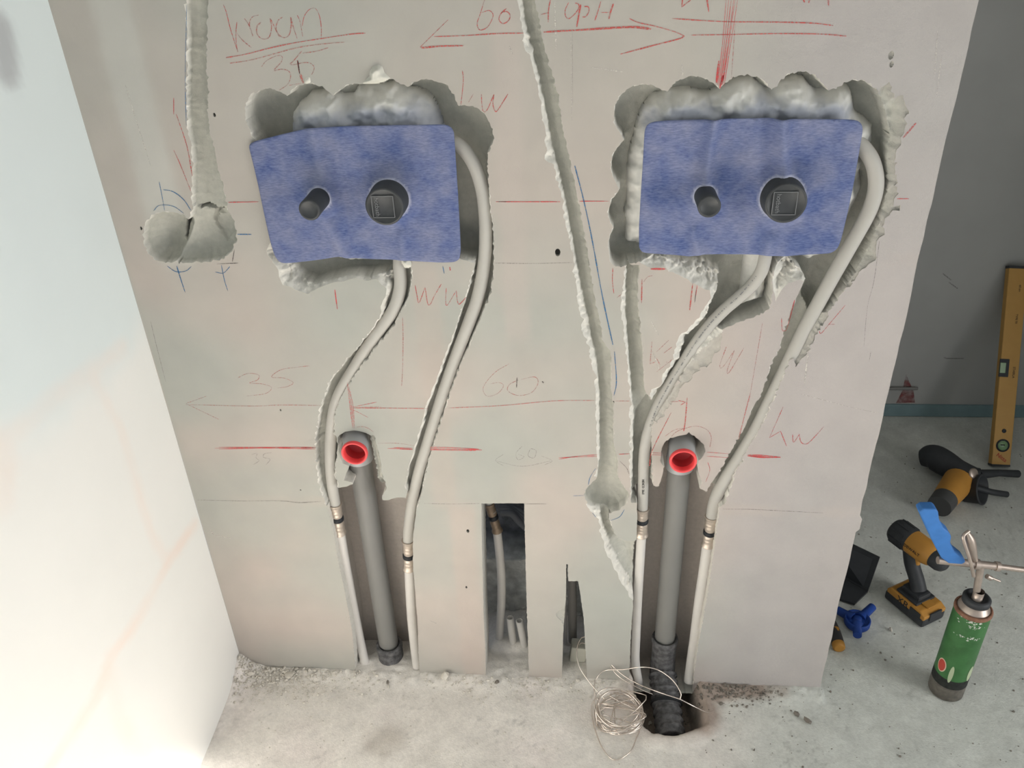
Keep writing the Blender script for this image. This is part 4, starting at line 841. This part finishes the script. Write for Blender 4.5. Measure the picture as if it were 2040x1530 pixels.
pp = catmull(p, 14); rr = [.0280 + (.0036 if i % 7 in (0, 1, 2) else (0 if i % 7 > 3 else -.0015)) for i in range(len(pp))]; bb = B(); bb.tube(pp, rr, 28); keep(bb.obj('ribbed_elbow', m_rub), d2)
bb = B(); bb.tube([p[2] + Vector((0, .004, .001)), p[2] + Vector((0, -.002, -.001))], .0345, 28); keep(bb.obj('clamp_ring', m_black), d2)

# ------------------------------------------------------------ wire coil
c = fl(1234, 1437, .0); bb = B(); rw = .0012; rs = np.random.default_rng(5)
allpts = []
for k in range(13):
    a0 = rs.uniform(0, 6.28); R1 = rs.uniform(.040, .050); R2 = R1 * rs.uniform(.82, 1.0); tl = rs.uniform(-.55, .55); td = rs.uniform(0, 6.28)
    off = np.array([rs.normal(0, .004), rs.normal(0, .005) + .004, .026 + rs.uniform(-.012, .014)])
    n = 30
    for i in range(n):
        a = a0 + 2 * math.pi * i / n * .97; x = R1 * math.cos(a); y = R2 * math.sin(a); z = tl * (x * math.cos(td) + y * math.sin(td))
        q = np.array([c[0], c[1], 0]) + off + [x, y, z]; q[2] = max(q[2], .004); allpts.append(q)
k0 = 0; P_ = catmull(allpts[::3], 3)
bb.tube(P_, rw, 5)
def loose(l): bb.tube(catmull([fl(u, v, z) for u, v, z in l], 8), rw, 6)
loose([(1275, 1455, .004), (1268, 1470, .004), (1255, 1498, .003), (1225, 1514, .003), (1200, 1490, .003), (1182, 1440, .006), (1180, 1400, .02), (1200, 1385, .03)])
loose([(1204, 1392, .02), (1180, 1366, .03), (1155, 1330, .05), (1149, 1295, .07), (1160, 1270, .085), (1180, 1278, .08), (1203, 1308, .06), (1235, 1340, .045), (1270, 1362, .045), (1310, 1378, .06), (1355, 1393, .06)])
loose([(1355, 1393, .06), (1356, 1380, .07), (1340, 1355, .08), (1312, 1335, .085), (1280, 1329, .085), (1240, 1334, .06), (1205, 1336, .04), (1188, 1352, .03), (1184, 1380, .02), (1195, 1400, .012)])
loose([(1355, 1393, .06), (1380, 1406, .045), (1405, 1418, .02), (1418, 1421, .006)])
loose([(1150, 1292, .07), (1162, 1281, .072), (1200, 1304, .055), (1230, 1345, .04), (1275, 1372, .03), (1300, 1383, .02)])
tag(bb.obj('wire_coil', m_wire), 'tangled coil of shiny wire on the floor in front of the right drain', 'wire')

# ------------------------------------------------------------ gas can with torch head
g = fl(1887, 1383); gx_, gy_ = g[0], g[1] + .012
t = thing('blow_torch', (gx_, gy_, 0), 'green gas can with steel torch head and blue grip, right of the wall', 'blow torch')
r = .0345; TM = Matrix.Translation((gx_, gy_, 0))
bb = B(); bb.lathe([(0, .003), (r - .004, .001), (r, .004), (r, .046), (r, .048)], TM, 40); keep(bb.obj('bare_can_bottom', m_canm), t)
bb = B(); bb.lathe([(r + .0003, .040), (r + .0003, .064)], TM, 40); keep(bb.obj('blackened_band', m_crust), t)
bb = B(); bb.lathe([(r, .060), (r, .236), (r - .0005, .238)], TM, 40); cb_ = keep(bb.obj('green_can', m_can), t)
bb = B(); bb.lathe([(r - .001, .237), (r + .001, .240), (r + .001, .245), (r - .003, .248), (r - .004, .246)], TM, 40); keep(bb.obj('rusty_rim', m_rust), t)
bb = B(); bb.lathe([(r - .004, .246), (r - .010, .258), (.018, .264), (.010, .266), (.010, .29)], TM, 36); keep(bb.obj('can_dome', m_steel), t)
bb = B(); bb.lathe([(.022, .259), (.026, .262), (.026, .272), (.022, .276), (.019, .276), (.018, .270), (.010, .270)], TM, 32); keep(bb.obj('valve_collar', m_blk), t)
bb = B()
for k in range(60):          # scuffs of white on the green
    a = random.gauss(-1.9, .5); z = random.choice([random.gauss(.192, .003), random.gauss(.226, .004), random.gauss(.236, .002)]); s = random.uniform(.001, .003)
    q = Vector((math.cos(a), math.sin(a), 0)); tn = Vector((-q.y, q.x, 0)); cc_ = Vector((gx_, gy_, z)) + q * (r + .0004)
    bb.add([cc_ + tn * s, cc_ + Vector((0, 0, s * .7)), cc_ - tn * s, cc_ - Vector((0, 0, s * .8))], [(0, 1, 2, 3)], False)
o = keep(bb.obj('label_scuffs', m_white), t); o['kind'] = 'stuff'
def patch(name, a0, z0, ra, rz, m, off=.0005):
    bb = B(); V = [Vector((gx_ + (r + off) * math.cos(a0), gy_ + (r + off) * math.sin(a0), z0))]
    for k in range(24):
        th = 2 * math.pi * k / 24; a = a0 + ra * math.cos(th); V.append(Vector((gx_ + (r + off) * math.cos(a), gy_ + (r + off) * math.sin(a), z0 + rz * math.sin(th))))
    bb.add(V, [(0, k + 1, (k + 1) % 24 + 1) for k in range(24)]); keep(bb.obj(name, m), t)
patch('red_logo', -2.75, .092, .30, .018, mat('logo_cream', (214, 190, 170), rough=.6)); patch('red_logo_centre', -2.75, .092, .24, .0155, mat('logo_red', (178, 70, 58), rough=.6), .0009)
patch('pale_flame', -2.1, .082, .12, .024, mat('pale_green_print', (170, 182, 150), rough=.6)); patch('pale_flame', -.95, .085, .2, .022, bpy.data.materials['pale_green_print'])
# torch head: tube, lever, blue grip
def atc(u, v, Y=gy_): return Vector(at(u, v, Y))
bb = B(); a, e = atc(1868, 1116), atc(1985, 1128); f_ = atc(2075, 1140)
bb.tube([a, e], .0075, 18); bb.tube([e, f_], .0055, 16); bb.tube([e - (e - a) * .02, e + (f_ - e) * .06], .0095, 18); bb.tube([a + (e - a) * .62, a + (e - a) * .70], .0105, 18)
bb.tube([atc(1955, 1124), atc(1950, 1150), atc(1946, 1176)], .0068, 16); keep(bb.obj('burner_tube', m_steel), t)
bb = B(); nz = (e - a).normalized(); M = frame(a + (e - a) * .48, nz); 
bb.tube(catmull([atc(1940, 1148, gy_ - .014), atc(1932, 1115, gy_ - .016), atc(1922, 1085, gy_ - .012), atc(1919, 1068, gy_ - .008), atc(1930, 1058, gy_)], 6), .0035, 10)
sp_ = catmull([atc(1926, 1060), atc(1932, 1075), atc(1936, 1095), atc(1944, 1118)], 5)
for q0, q1 in zip(sp_, sp_[1:]): pass
bb.tube(sp_, [.004 + .006 * math.sin(math.pi * i / (len(sp_) - 1)) for i in range(len(sp_))], 12); keep(bb.obj('trigger_lever', m_steel), t)
bb = B(); bb.tube([atc(1972, 1150), atc(1992, 1158)], .0022, 8); bb.tube([atc(1966, 1148), atc(1974, 1152)], .005, 12); keep(bb.obj('valve_knob', m_steel), t)
out = [(1824, 1007), (1833, 1001), (1856, 1001), (1862, 1006), (1864, 1022), (1872, 1038), (1884, 1048), (1888, 1056), (1886, 1068), (1894, 1084), (1914, 1100), (1916, 1107), (1908, 1111), (1882, 1109), (1868, 1098), (1858, 1080), (1848, 1060), (1834, 1030)]
op = [at(u, v, gy_ + .012) for u, v in out]; bb = B(); bb.prism([(q[0] - gx_, q[2]) for q in op], .024, Matrix(((1, 0, 0, gx_), (0, 0, 1, gy_ + .004), (0, 1, 0, 0), (0, 0, 0, 1))), .004); keep(bb.obj('blue_grip', m_blue), t)

# ------------------------------------------------------------ cordless drill standing on its battery
dr0 = Vector(fl(1822, 1200, .02)); a = Vector(fl(1795, 1062, .17)); e = Vector(fl(1900, 1140, .17))
t = thing('cordless_drill', (dr0.x, dr0.y, 0), 'yellow and black cordless drill standing on its battery behind the blow torch', 'drill')
ax = (e - a); L_ = ax.length; axn = ax.normalized(); sd_ = Vector((0, 0, 1)).cross(axn).normalized()
DM = Matrix(((axn.x, sd_.x, 0, a.x), (axn.y, sd_.y, 0, a.y), (axn.z, sd_.z, 1, a.z), (0, 0, 0, 1)))      # local x along the barrel, z up
def rot_x(M=DM, off=(0, 0, 0)): return M @ Matrix.Translation(off) @ Matrix.Rotation(math.pi / 2, 4, 'Y')
bb = B(); bb.lathe([(0, -.018), (.026, -.018), (.031, -.010), (.031, .028), (.029, .034)], rot_x(), 30); 
for k in range(10):
    an = k * .63; bb.box(.036, .004, .003, DM @ Matrix.Translation((.008, .031 * math.cos(an), .031 * math.sin(an))) @ Matrix.Rotation(an - math.pi / 2, 4, 'X'))
keep(bb.obj('motor_cap', m_blk), t)
bb = B(); bb.lathe([(.029, .030), (.0295, .040), (.029, .075), (.025, .090), (.021, .096)], rot_x(), 30); keep(bb.obj('yellow_housing', m_yel), t)
bb = B(); bb.lathe([(.022, .094), (.022, .112), (.018, .122), (.010, .128), (0, .128)], rot_x(), 26); keep(bb.obj('chuck', m_blk), t)
hb0 = DM @ Vector((.035, 0, -.02)); hb1 = Vector((dr0.x, dr0.y, .062)); bb = B(); pth = catmull([hb0, hb0.lerp(hb1, .4) + axn * -.006, hb0.lerp(hb1, .75), hb1], 6)
bb.tube(pth, [.019 - .002 * math.sin(i / len(pth) * 3.1) for i in range(len(pth))], 16); keep(bb.obj('grip', m_blk), t)
bb = B(); tp = [hb0 + axn * .022 + Vector((0, 0, -.012)), hb0 + axn * .024 + Vector((0, 0, -.028))]; bb.tube(tp, .007, 10); keep(bb.obj('trigger', m_yel), t)
BM = Matrix(((axn.x, sd_.x, 0, dr0.x), (axn.y, sd_.y, 0, dr0.y), (0, 0, 1, 0), (0, 0, 0, 1)))
bb = B(); bb.box(.112, .072, .026, BM @ Matrix.Translation((.0, 0, .016)), .006); keep(bb.obj('battery_base', m_blk), t)
bb = B(); bb.prism([(-.052, .020), (.054, .020), (.056, .036), (.040, .044), (-.045, .044), (-.054, .034)], .070, BM @ Matrix.Rotation(math.pi / 2, 4, 'X'), .003); keep(bb.obj('battery', m_yel), t)
bb = B(); bb.box(.050, .040, .020, BM @ Matrix.Translation((-.004, 0, .052)), .005); bb.box(.060, .060, .008, BM @ Matrix.Translation((-.004, 0, .046)), .003)
for s in (-1, 1): bb.box(.03, .003, .016, BM @ Matrix.Translation((.030, s * .035, .030)), .001)
bb.box(.004, .036, .022, BM @ Matrix.Translation((.0565, 0, .030)), .001); keep(bb.obj('battery_latch', m_blk), t)
bb = B(); bb.box(.026, .026, .003, BM @ Matrix.Translation((.032, 0, .0465)), .001); keep(bb.obj('yellow_button', m_yel), t)
for sgn in (1, -1):
    TXM = DM @ Matrix.Translation((.055, sgn * .0298, .0)) @ Matrix.Rotation(sgn * -math.pi / 2 + (0 if sgn < 0 else 0), 4, 'X')
TXM = DM @ Matrix.Translation((.056, -.0298, .004)) @ Matrix.Rotation(math.pi / 2, 4, 'X'); text_on('DEWALT', .011, TXM, m_txt, t, 'lettering')
text_on('XR', .026, BM @ Matrix.Translation((-.006, -.0355, .031)) @ Matrix.Rotation(math.pi / 2, 4, 'X'), m_txt, t, 'lettering')

# ------------------------------------------------------------ grinder lying behind the drill
p0 = Vector(fl(1835, 912, .035)); p1 = Vector(fl(1905, 935, .045)); p2 = Vector(fl(1950, 945, .04)); p3_ = Vector(fl(2028, 944, .02))
t = thing('power_tool', (p1.x, p1.y, 0), 'black and yellow power tool with a black cup guard, lying below the spirit level', 'power tool')
bb = B(); pth = catmull([p0, p0.lerp(p1, .4) + Vector((0, .01, .01)), p1, p2], 7); n = len(pth)
bb.tube(pth, [.018 + .020 * math.sin(math.pi * min(1, (i + 2) / n)) for i in range(n)], 18); keep(bb.obj('black_body', m_blk), t)
bb = B(); bb.tube([p2, p2.lerp(p3_, .5) + Vector((0, 0, .004)), p3_], [.014, .010, .011], 14); keep(bb.obj('side_handle', m_blk), t)
bb = B(); pth = catmull([Vector(fl(1945, 972, .04)), Vector(fl(1975, 980, .03)), Vector(fl(2006, 985, .014))], 5); bb.tube(pth, .0085, 12); keep(bb.obj('rear_rod', m_blk), t)
cu = Vector(fl(1955, 975, .045)); axc = Vector((.72, -.58, .38)).normalized(); bb = B()
bb.lathe([(0, -.040), (.030, -.040), (.038, -.030), (.040, .010), (.043, .012), (.043, .016), (.038, .016), (.036, -.025), (.012, -.028), (.012, -.006), (0, -.006)], frame(cu - axc * .012, axc), 34); keep(bb.obj('cup_guard', m_blk), t)
bb = B(); bb.lathe([(0, 0), (.014, 0), (.016, .003), (.012, .006), (0, .006)], frame(cu + Vector((-.024, .02, .038)), (.3, -.6, .5)), 24); keep(bb.obj('steel_flange', m_steel), t)
q0 = Vector(fl(1905, 965, .05)); q1 = Vector(fl(1878, 1000, .045)); bb = B(); pth = catmull([q0 + (q0 - q1) * .2, q0.lerp(q1, .5), q1], 6); bb.tube(pth, [.040 - .010 * i / len(pth) for i in range(len(pth))], 22); keep(bb.obj('yellow_neck', m_yel), t)
bb = B(); bb.tube([q0.lerp(q1, .55), q1 + (q1 - q0) * .25], [.0335, .031], 22); keep(bb.obj('grey_nose', mat('dark_grey_plastic', (70, 70, 70), rough=.6)), t)

# ------------------------------------------------------------ spirit level leaning on the far wall
bot = Vector(fl(1990, 928, .004)); top = Vector(at(2026, 530, YB - .012)); axl = (top - bot); Ll = axl.length; M = frame(bot, axl, (1, 0, 0))
bot.x += .0; t = thing('spirit_level', bot, 'yellow spirit level leaning against the grey wall on the right', 'spirit level')
def LB(sx, sy, sz, x, y, z, m, nm, bev=.001): b_ = B(); b_.box(sx, sy, sz, M @ Matrix.Translation((x, y, z)), bev); return keep(b_.obj(nm, m), t)
WL = .052
LB(WL, .022, Ll * .985, 0, 0, Ll / 2, m_lvl, 'body', .002); LB(WL + .001, .023, .008, 0, 0, Ll - .004, m_blk, 'end_cap'); LB(WL + .001, .023, .006, 0, 0, .003, m_blk, 'end_cap')
sgn = -1 if (M.to_3x3() @ Vector((0, 1, 0))).y > 0 else 1
fy = sgn * .0112
zc = Ll * .495; o = LB(.026, .004, .052, -WL / 2 + .010, fy, zc, m_blk, 'centre_vial_frame'); LB(.016, .004, .030, -WL / 2 + .006, fy + sgn * .001, zc, m_glass, 'centre_vial')
def disc(x, z, r, m, nm, off):
    b_ = B(); b_.lathe([(0, off), (r, off), (r, 0)], M @ Matrix.Translation((x, fy, z)) @ Matrix.Rotation(-sgn * math.pi / 2, 4, 'X'), 28); return keep(b_.obj(nm, m), t)
disc(0, .062, .019, m_blk, 'end_vial_ring', .001); disc(0, .062, .014, m_glass, 'end_vial', .0016); disc(0, .105, .006, m_blk, 'hanging_hole', .001)
LB(.012, .001, .003, -.001, fy + sgn * .0018, .064, m_txt, 'vial_mark', 0)
zz_ = Vector((0, 0, 1)); TX = lambda x, z: M @ Matrix.Translation((x, fy + sgn * .0004, z)) @ (Matrix.Rotation(math.pi / 2, 4, 'X') if sgn < 0 else Matrix.Rotation(math.pi, 4, 'Z') @ Matrix.Rotation(math.pi / 2, 4, 'X'))
text_on('STABILA', .009, TX(.012, zc - .012) @ Matrix.Rotation(-math.pi / 2, 4, 'Z'), m_txt, t, 'lettering'); text_on('TYPE 70', .008, TX(.006, Ll * .74) @ Matrix.Rotation(-math.pi / 2, 4, 'Z'), m_txt, t, 'lettering'); text_on('60 cm', .008, TX(.008, Ll * .89) @ Matrix.Rotation(-math.pi / 2, 4, 'Z'), m_txt, t, 'lettering')
text_on('Nitta', .016, TX(.0, .026) @ Matrix.Rotation(-.6, 4, 'Z'), m_pen['R'], t, 'red_scribble')

# far wall marks and rod
def far(u, v, o=.001): return at(u, v, YB - o)
bb = B(); V = [far(*q) for q in [(1805, 745), (1820, 780), (1823, 802), (1785, 803), (1798, 778)]]; bb.add(V, [(0, 1, 2, 3, 4)], False); o = bb.obj('red_paint_mark', mat('red_spray', (140, 66, 66), rough=.9, alpha=(.15, .7), ascale=60)); o.parent = bpy.data.objects['wall_far']
bb = B(); bb.tube([far(1700, 774, .010), far(1828, 774, .010)], .005, 12); tag(bb.obj('metal_rod', m_pvc), 'short grey metal rod fixed across the far wall above the blue strip', 'rod')
bb = B()
for pp_ in ([(1880, 712), (1886, 714), (1920, 714)], [(1878, 545), (1895, 558)], [(1890, 562), (1908, 575)]):
    pq = [far(*q, .0006) for q in pp_]
    for q0, q1 in zip(pq, pq[1:]): bb.add([q0 + [0, 0, .002], q1 + [0, 0, .002], q1 - [0, 0, .002], q0 - [0, 0, .002]], [(0, 1, 2, 3)], False)
o = bb.obj('dark_scuffs', m_pen['g']); o.parent = bpy.data.objects['wall_far']

# ------------------------------------------------------------ small things by the pier
bk0 = Vector(fl(1700, 1195)); t = thing('black_case', (bk0.x, bk0.y, 0), 'black open case on the floor behind the right end of the wall', 'case')
q = [at(1700, 1083, .34), at(1752, 1110, .34), at(1727, 1183, .27), at(1660, 1204, .27)]
def slab(pts, th, nm):
    p = [Vector(x) for x in pts]; n = (p[1] - p[0]).cross(p[2] - p[0]).normalized(); n = n if n.y > 0 else -n
    b_ = B(); b_.add(p + [x + n * th for x in p], [(0, 1, 2, 3), (7, 6, 5, 4), (0, 4, 5, 1), (1, 5, 6, 2), (2, 6, 7, 3), (3, 7, 4, 0)], False); return keep(b_.obj(nm, m_blk), t)
A0 = fl(1727, 1182, .004); A1 = fl(1655, 1142, .004)
tl_ = at(1640, 1056, A1[1] + .03); tr_ = at(1752, 1110, A0[1] + .03)
slab([A1, A0, tr_, tl_], .004, 'lid')
f0 = fl(1702, 1206, .004); f1 = fl(1640, 1185, .004); slab([A1, A0, f0, f1], .006, 'tray')

c = fl(1708, 1236, .02); t = thing('pipe_calibrator', (c[0], c[1], 0), 'blue plastic tool with three stubs, beside the foot of the wall', 'hand tool')
bb = B(); M = Matrix.Translation((c[0], c[1], .018)); bb.lathe([(0, -.012), (.025, -.012), (.029, -.006), (.029, .008), (.026, .010), (.024, .004), (.010, .004), (.009, .010), (0, .010)], M, 26); keep(bb.obj('hub', m_blued), t)
for (u, v) in ((1738, 1209), (1708, 1266), (1668, 1215)):
    e = Vector(fl(u, v, .018)); o_ = Vector((c[0], c[1], .018)); d = (e - o_).normalized(); bb = B(); ln = (e - o_).length
    bb.tube([o_ + d * .012, o_ + d * .026, o_ + d * .027, o_ + d * max(ln, .03)], [.014, .012, .0105, .0095], 16); o = keep(bb.obj('stub', m_blued), t)
a = Vector(fl(1672, 1292, .014)); e = Vector(fl(1657, 1235, .014)); d = (e - a).normalized(); t = thing('screwdriver', (a.x, a.y, 0), 'yellow and grey screwdriver handle lying against the right foot of the wall', 'screwdriver')
bb = B(); bb.tube([a, a + d * .002, a + d * .012, a + d * .014], [.010, .0135, .014, .0138], 20); keep(bb.obj('yellow_end', m_yel), t)
bb = B(); pth = [a + d * x for x in (.012, .03, .05, .07, .08)]; bb.tube(pth, [.0138, .0135, .0125, .010, .008], 20); keep(bb.obj('grey_grip', mat('grey_rubber', (62, 60, 60), rough=.7)), t)
bb = B(); up_ = Vector((.35, -.25, .9)).normalized(); bb.tube([a + d * x + up_ * .0035 for x in (.032, .040, .055, .066)], [.002, .0095, .0095, .002], 14); keep(bb.obj('yellow_inlay', m_yel), t)
bb = B(); bb.tube([a + d * .08, a + d * .17], .003, 10); keep(bb.obj('shaft', m_steel), t)

# ------------------------------------------------------------ stones and crumbs
def stone(x, y, s, seed):
    rs = np.random.default_rng(seed); b2 = bmesh.new(); bmesh.ops.create_icosphere(b2, subdivisions=1, radius=s)
    sc = rs.uniform(.6, 1.3, 3); sc[2] *= .7
    for v in b2.verts: v.co = Vector([v.co[i] * sc[i] for i in range(3)]) * (1 + .25 * rs.uniform(-1, 1))
    bmesh.ops.rotate(b2, verts=list(b2.verts), matrix=Matrix.Rotation(rs.uniform(0, 6), 3, 'Z'))
    z = floor_h(x, y) - min(v.co.z for v in b2.verts) - s * .12
    V = [v.co + Vector((x, y, z)) for v in b2.verts]; b2.verts.index_update(); Fc = [[v.index for v in f.verts] for f in b2.faces]; b2.free(); return V, Fc
m_st = mat('white_crumb', (206, 200, 190), rough=.9, noise=.1); m_stg = mat('grey_crumb', (120, 114, 106), rough=.9, noise=.15)
def crumbs(name, n, pick, smin, smax, m, label, seed):
    rs = np.random.default_rng(seed); bb = B(); k = 0
    while k < n:
        x, y = pick(rs)
        if x < .004 or (y > -.002 and x < W): continue
        V, Fc = stone(x, y, smin + (smax - smin) * rs.random() ** 3, seed * 1000 + k); bb.add(V, Fc, False); k += 1
    return tag(bb.obj(name, m), label, 'rubble', None, 'stuff')
crumbs('gypsum_crumbs', 1300, lambda r: (min(abs(r.normal(0, .14)) + .004, .41), -min(abs(r.normal(0, .035)), .095) - .003), .0008, .0042, m_st, 'white gypsum crumbs scattered along the foot of the wall in the left corner', 1)
crumbs('gypsum_crumbs', 420, lambda r: (r.uniform(.42, .93), -abs(r.normal(0, .028)) - .003), .0007, .0036, m_st, 'white gypsum crumbs along the foot of the wall between the pipes', 2)
crumbs('dirt_crumbs', 380, lambda r: (r.normal(1.09, .06), -abs(r.normal(0, .022)) - .004), .0007, .0040, m_stg, 'brown dirt crumbs at the foot of the wall right of the right drain', 3)
crumbs('grey_grit', 850, lambda r: (r.uniform(1.0, 2.1), r.uniform(-.45, -.12) if r.random() < .4 else r.uniform(-.1, .9)), .0007, .0026, m_stg, 'grey grit sprinkled over the bare floor', 4)
crumbs('white_grit', 420, lambda r: (r.uniform(.05, .98), r.uniform(-.45, -.11)), .0006, .0026, m_st, 'white grit sprinkled over the bare floor', 6)
for i, (u, v, s, m, lb) in enumerate([(1363, 1413, .0085, m_st, 'white stone chip at the right rim of the floor hole'), (1587, 1424, .006, m_stg, 'small dark pebble on the floor in front of the right part of the wall'), (1608, 1439, .008, m_stg, 'larger dark pebble in front of the right part of the wall'),
        (1774, 1256, .006, m_st, 'white chip on the floor below the drill battery'), (548, 1330, .006, m_st, 'upright white chip at the foot of the wall left of the left pipes'), (577, 1349, .009, m_st, 'flat white chip left of the left pipes'), (502, 1353, .009, m_st, 'flat pale chip nearest the left corner'),
        (773, 1362, .006, m_stg, 'small brown clod in front of the left drain'), (888, 1353, .010, m_st, 'curled white shaving in front of the block between left pipe and slot'), (1152, 1355, .006, m_st, 'white chip in front of the narrow slot'), (990, 1362, .006, m_stg, 'grey pebble in front of the middle slot')]):
    q = fl(u, v); V, Fc = stone(q[0], min(q[1], -.008) if q[0] < W and i != 0 else q[1], s, 900 + i)
    if i == 0: V = [x + Vector((0, 0, .0)) for x in V]
    bb = B(); bb.add(V, Fc, False); tag(bb.obj('stone_chip', m), lb, 'stone chip')
# lump of plaster squeezed above the left cut-out, and small crumbs at rims
def blob(name, px, h, label, seed, m=None):
    p = xz(px); x0, z0 = p.min(0); x1, z1 = p.max(0); s = .0015; gx = np.arange(x0, x1 + s, s); gz = np.arange(z0, z1 + s, s); XX, ZZ = np.meshgrid(gx, gz); Q = np.c_[XX.ravel(), ZZ.ravel()]
    d = np.where(inside(Q, p), pdist(Q, p), -1); yy = -h * sst(0, .009, d) * (1 + .5 * fbm(Q[:, 0], Q[:, 1], .012, seed)) + .0008
    n = len(gx); FQ = [q for j in range(len(gz) - 1) for i in range(n - 1) for q in [(j * n + i, j * n + i + 1, (j + 1) * n + i + 1, (j + 1) * n + i)] if (d[list(q)] > 0).all()]
    used = np.unique(np.array(FQ)); mp = -np.ones(len(Q), int); mp[used] = np.arange(len(used))
    c = np.tile(lin((206, 204, 194)), (len(used), 1)) * (1 + .06 * fbm(Q[used, 0], Q[used, 1], .01, seed + 4)[:, None])
    return tag(link(name, mesh_from(np.c_[Q[used, 0], yy[used], Q[used, 1]], mp[np.array(FQ)], c), m or m_mortar), label, 'plaster')
blob('plaster_lump', [(718, 168), (726, 158), (734, 150), (735, 140), (741, 131), (753, 126), (763, 130), (768, 143), (778, 153), (792, 163), (778, 158), (765, 165), (745, 169)], .010, 'white plaster lump squeezed out above the left mixer cut-out', 400)
blob('plaster_lump', [(604, 167), (606, 155), (612, 149), (620, 153), (622, 167), (612, 169)], .006, 'tiny crumbly plaster tuft above the second scallop of the left cut-out', 410)
blob('plaster_lump', [(817, 512), (822, 530), (815, 536), (805, 535), (798, 524), (798, 510)], .008, 'small white plaster drip just under the left blue sheet beside the pipe', 420)
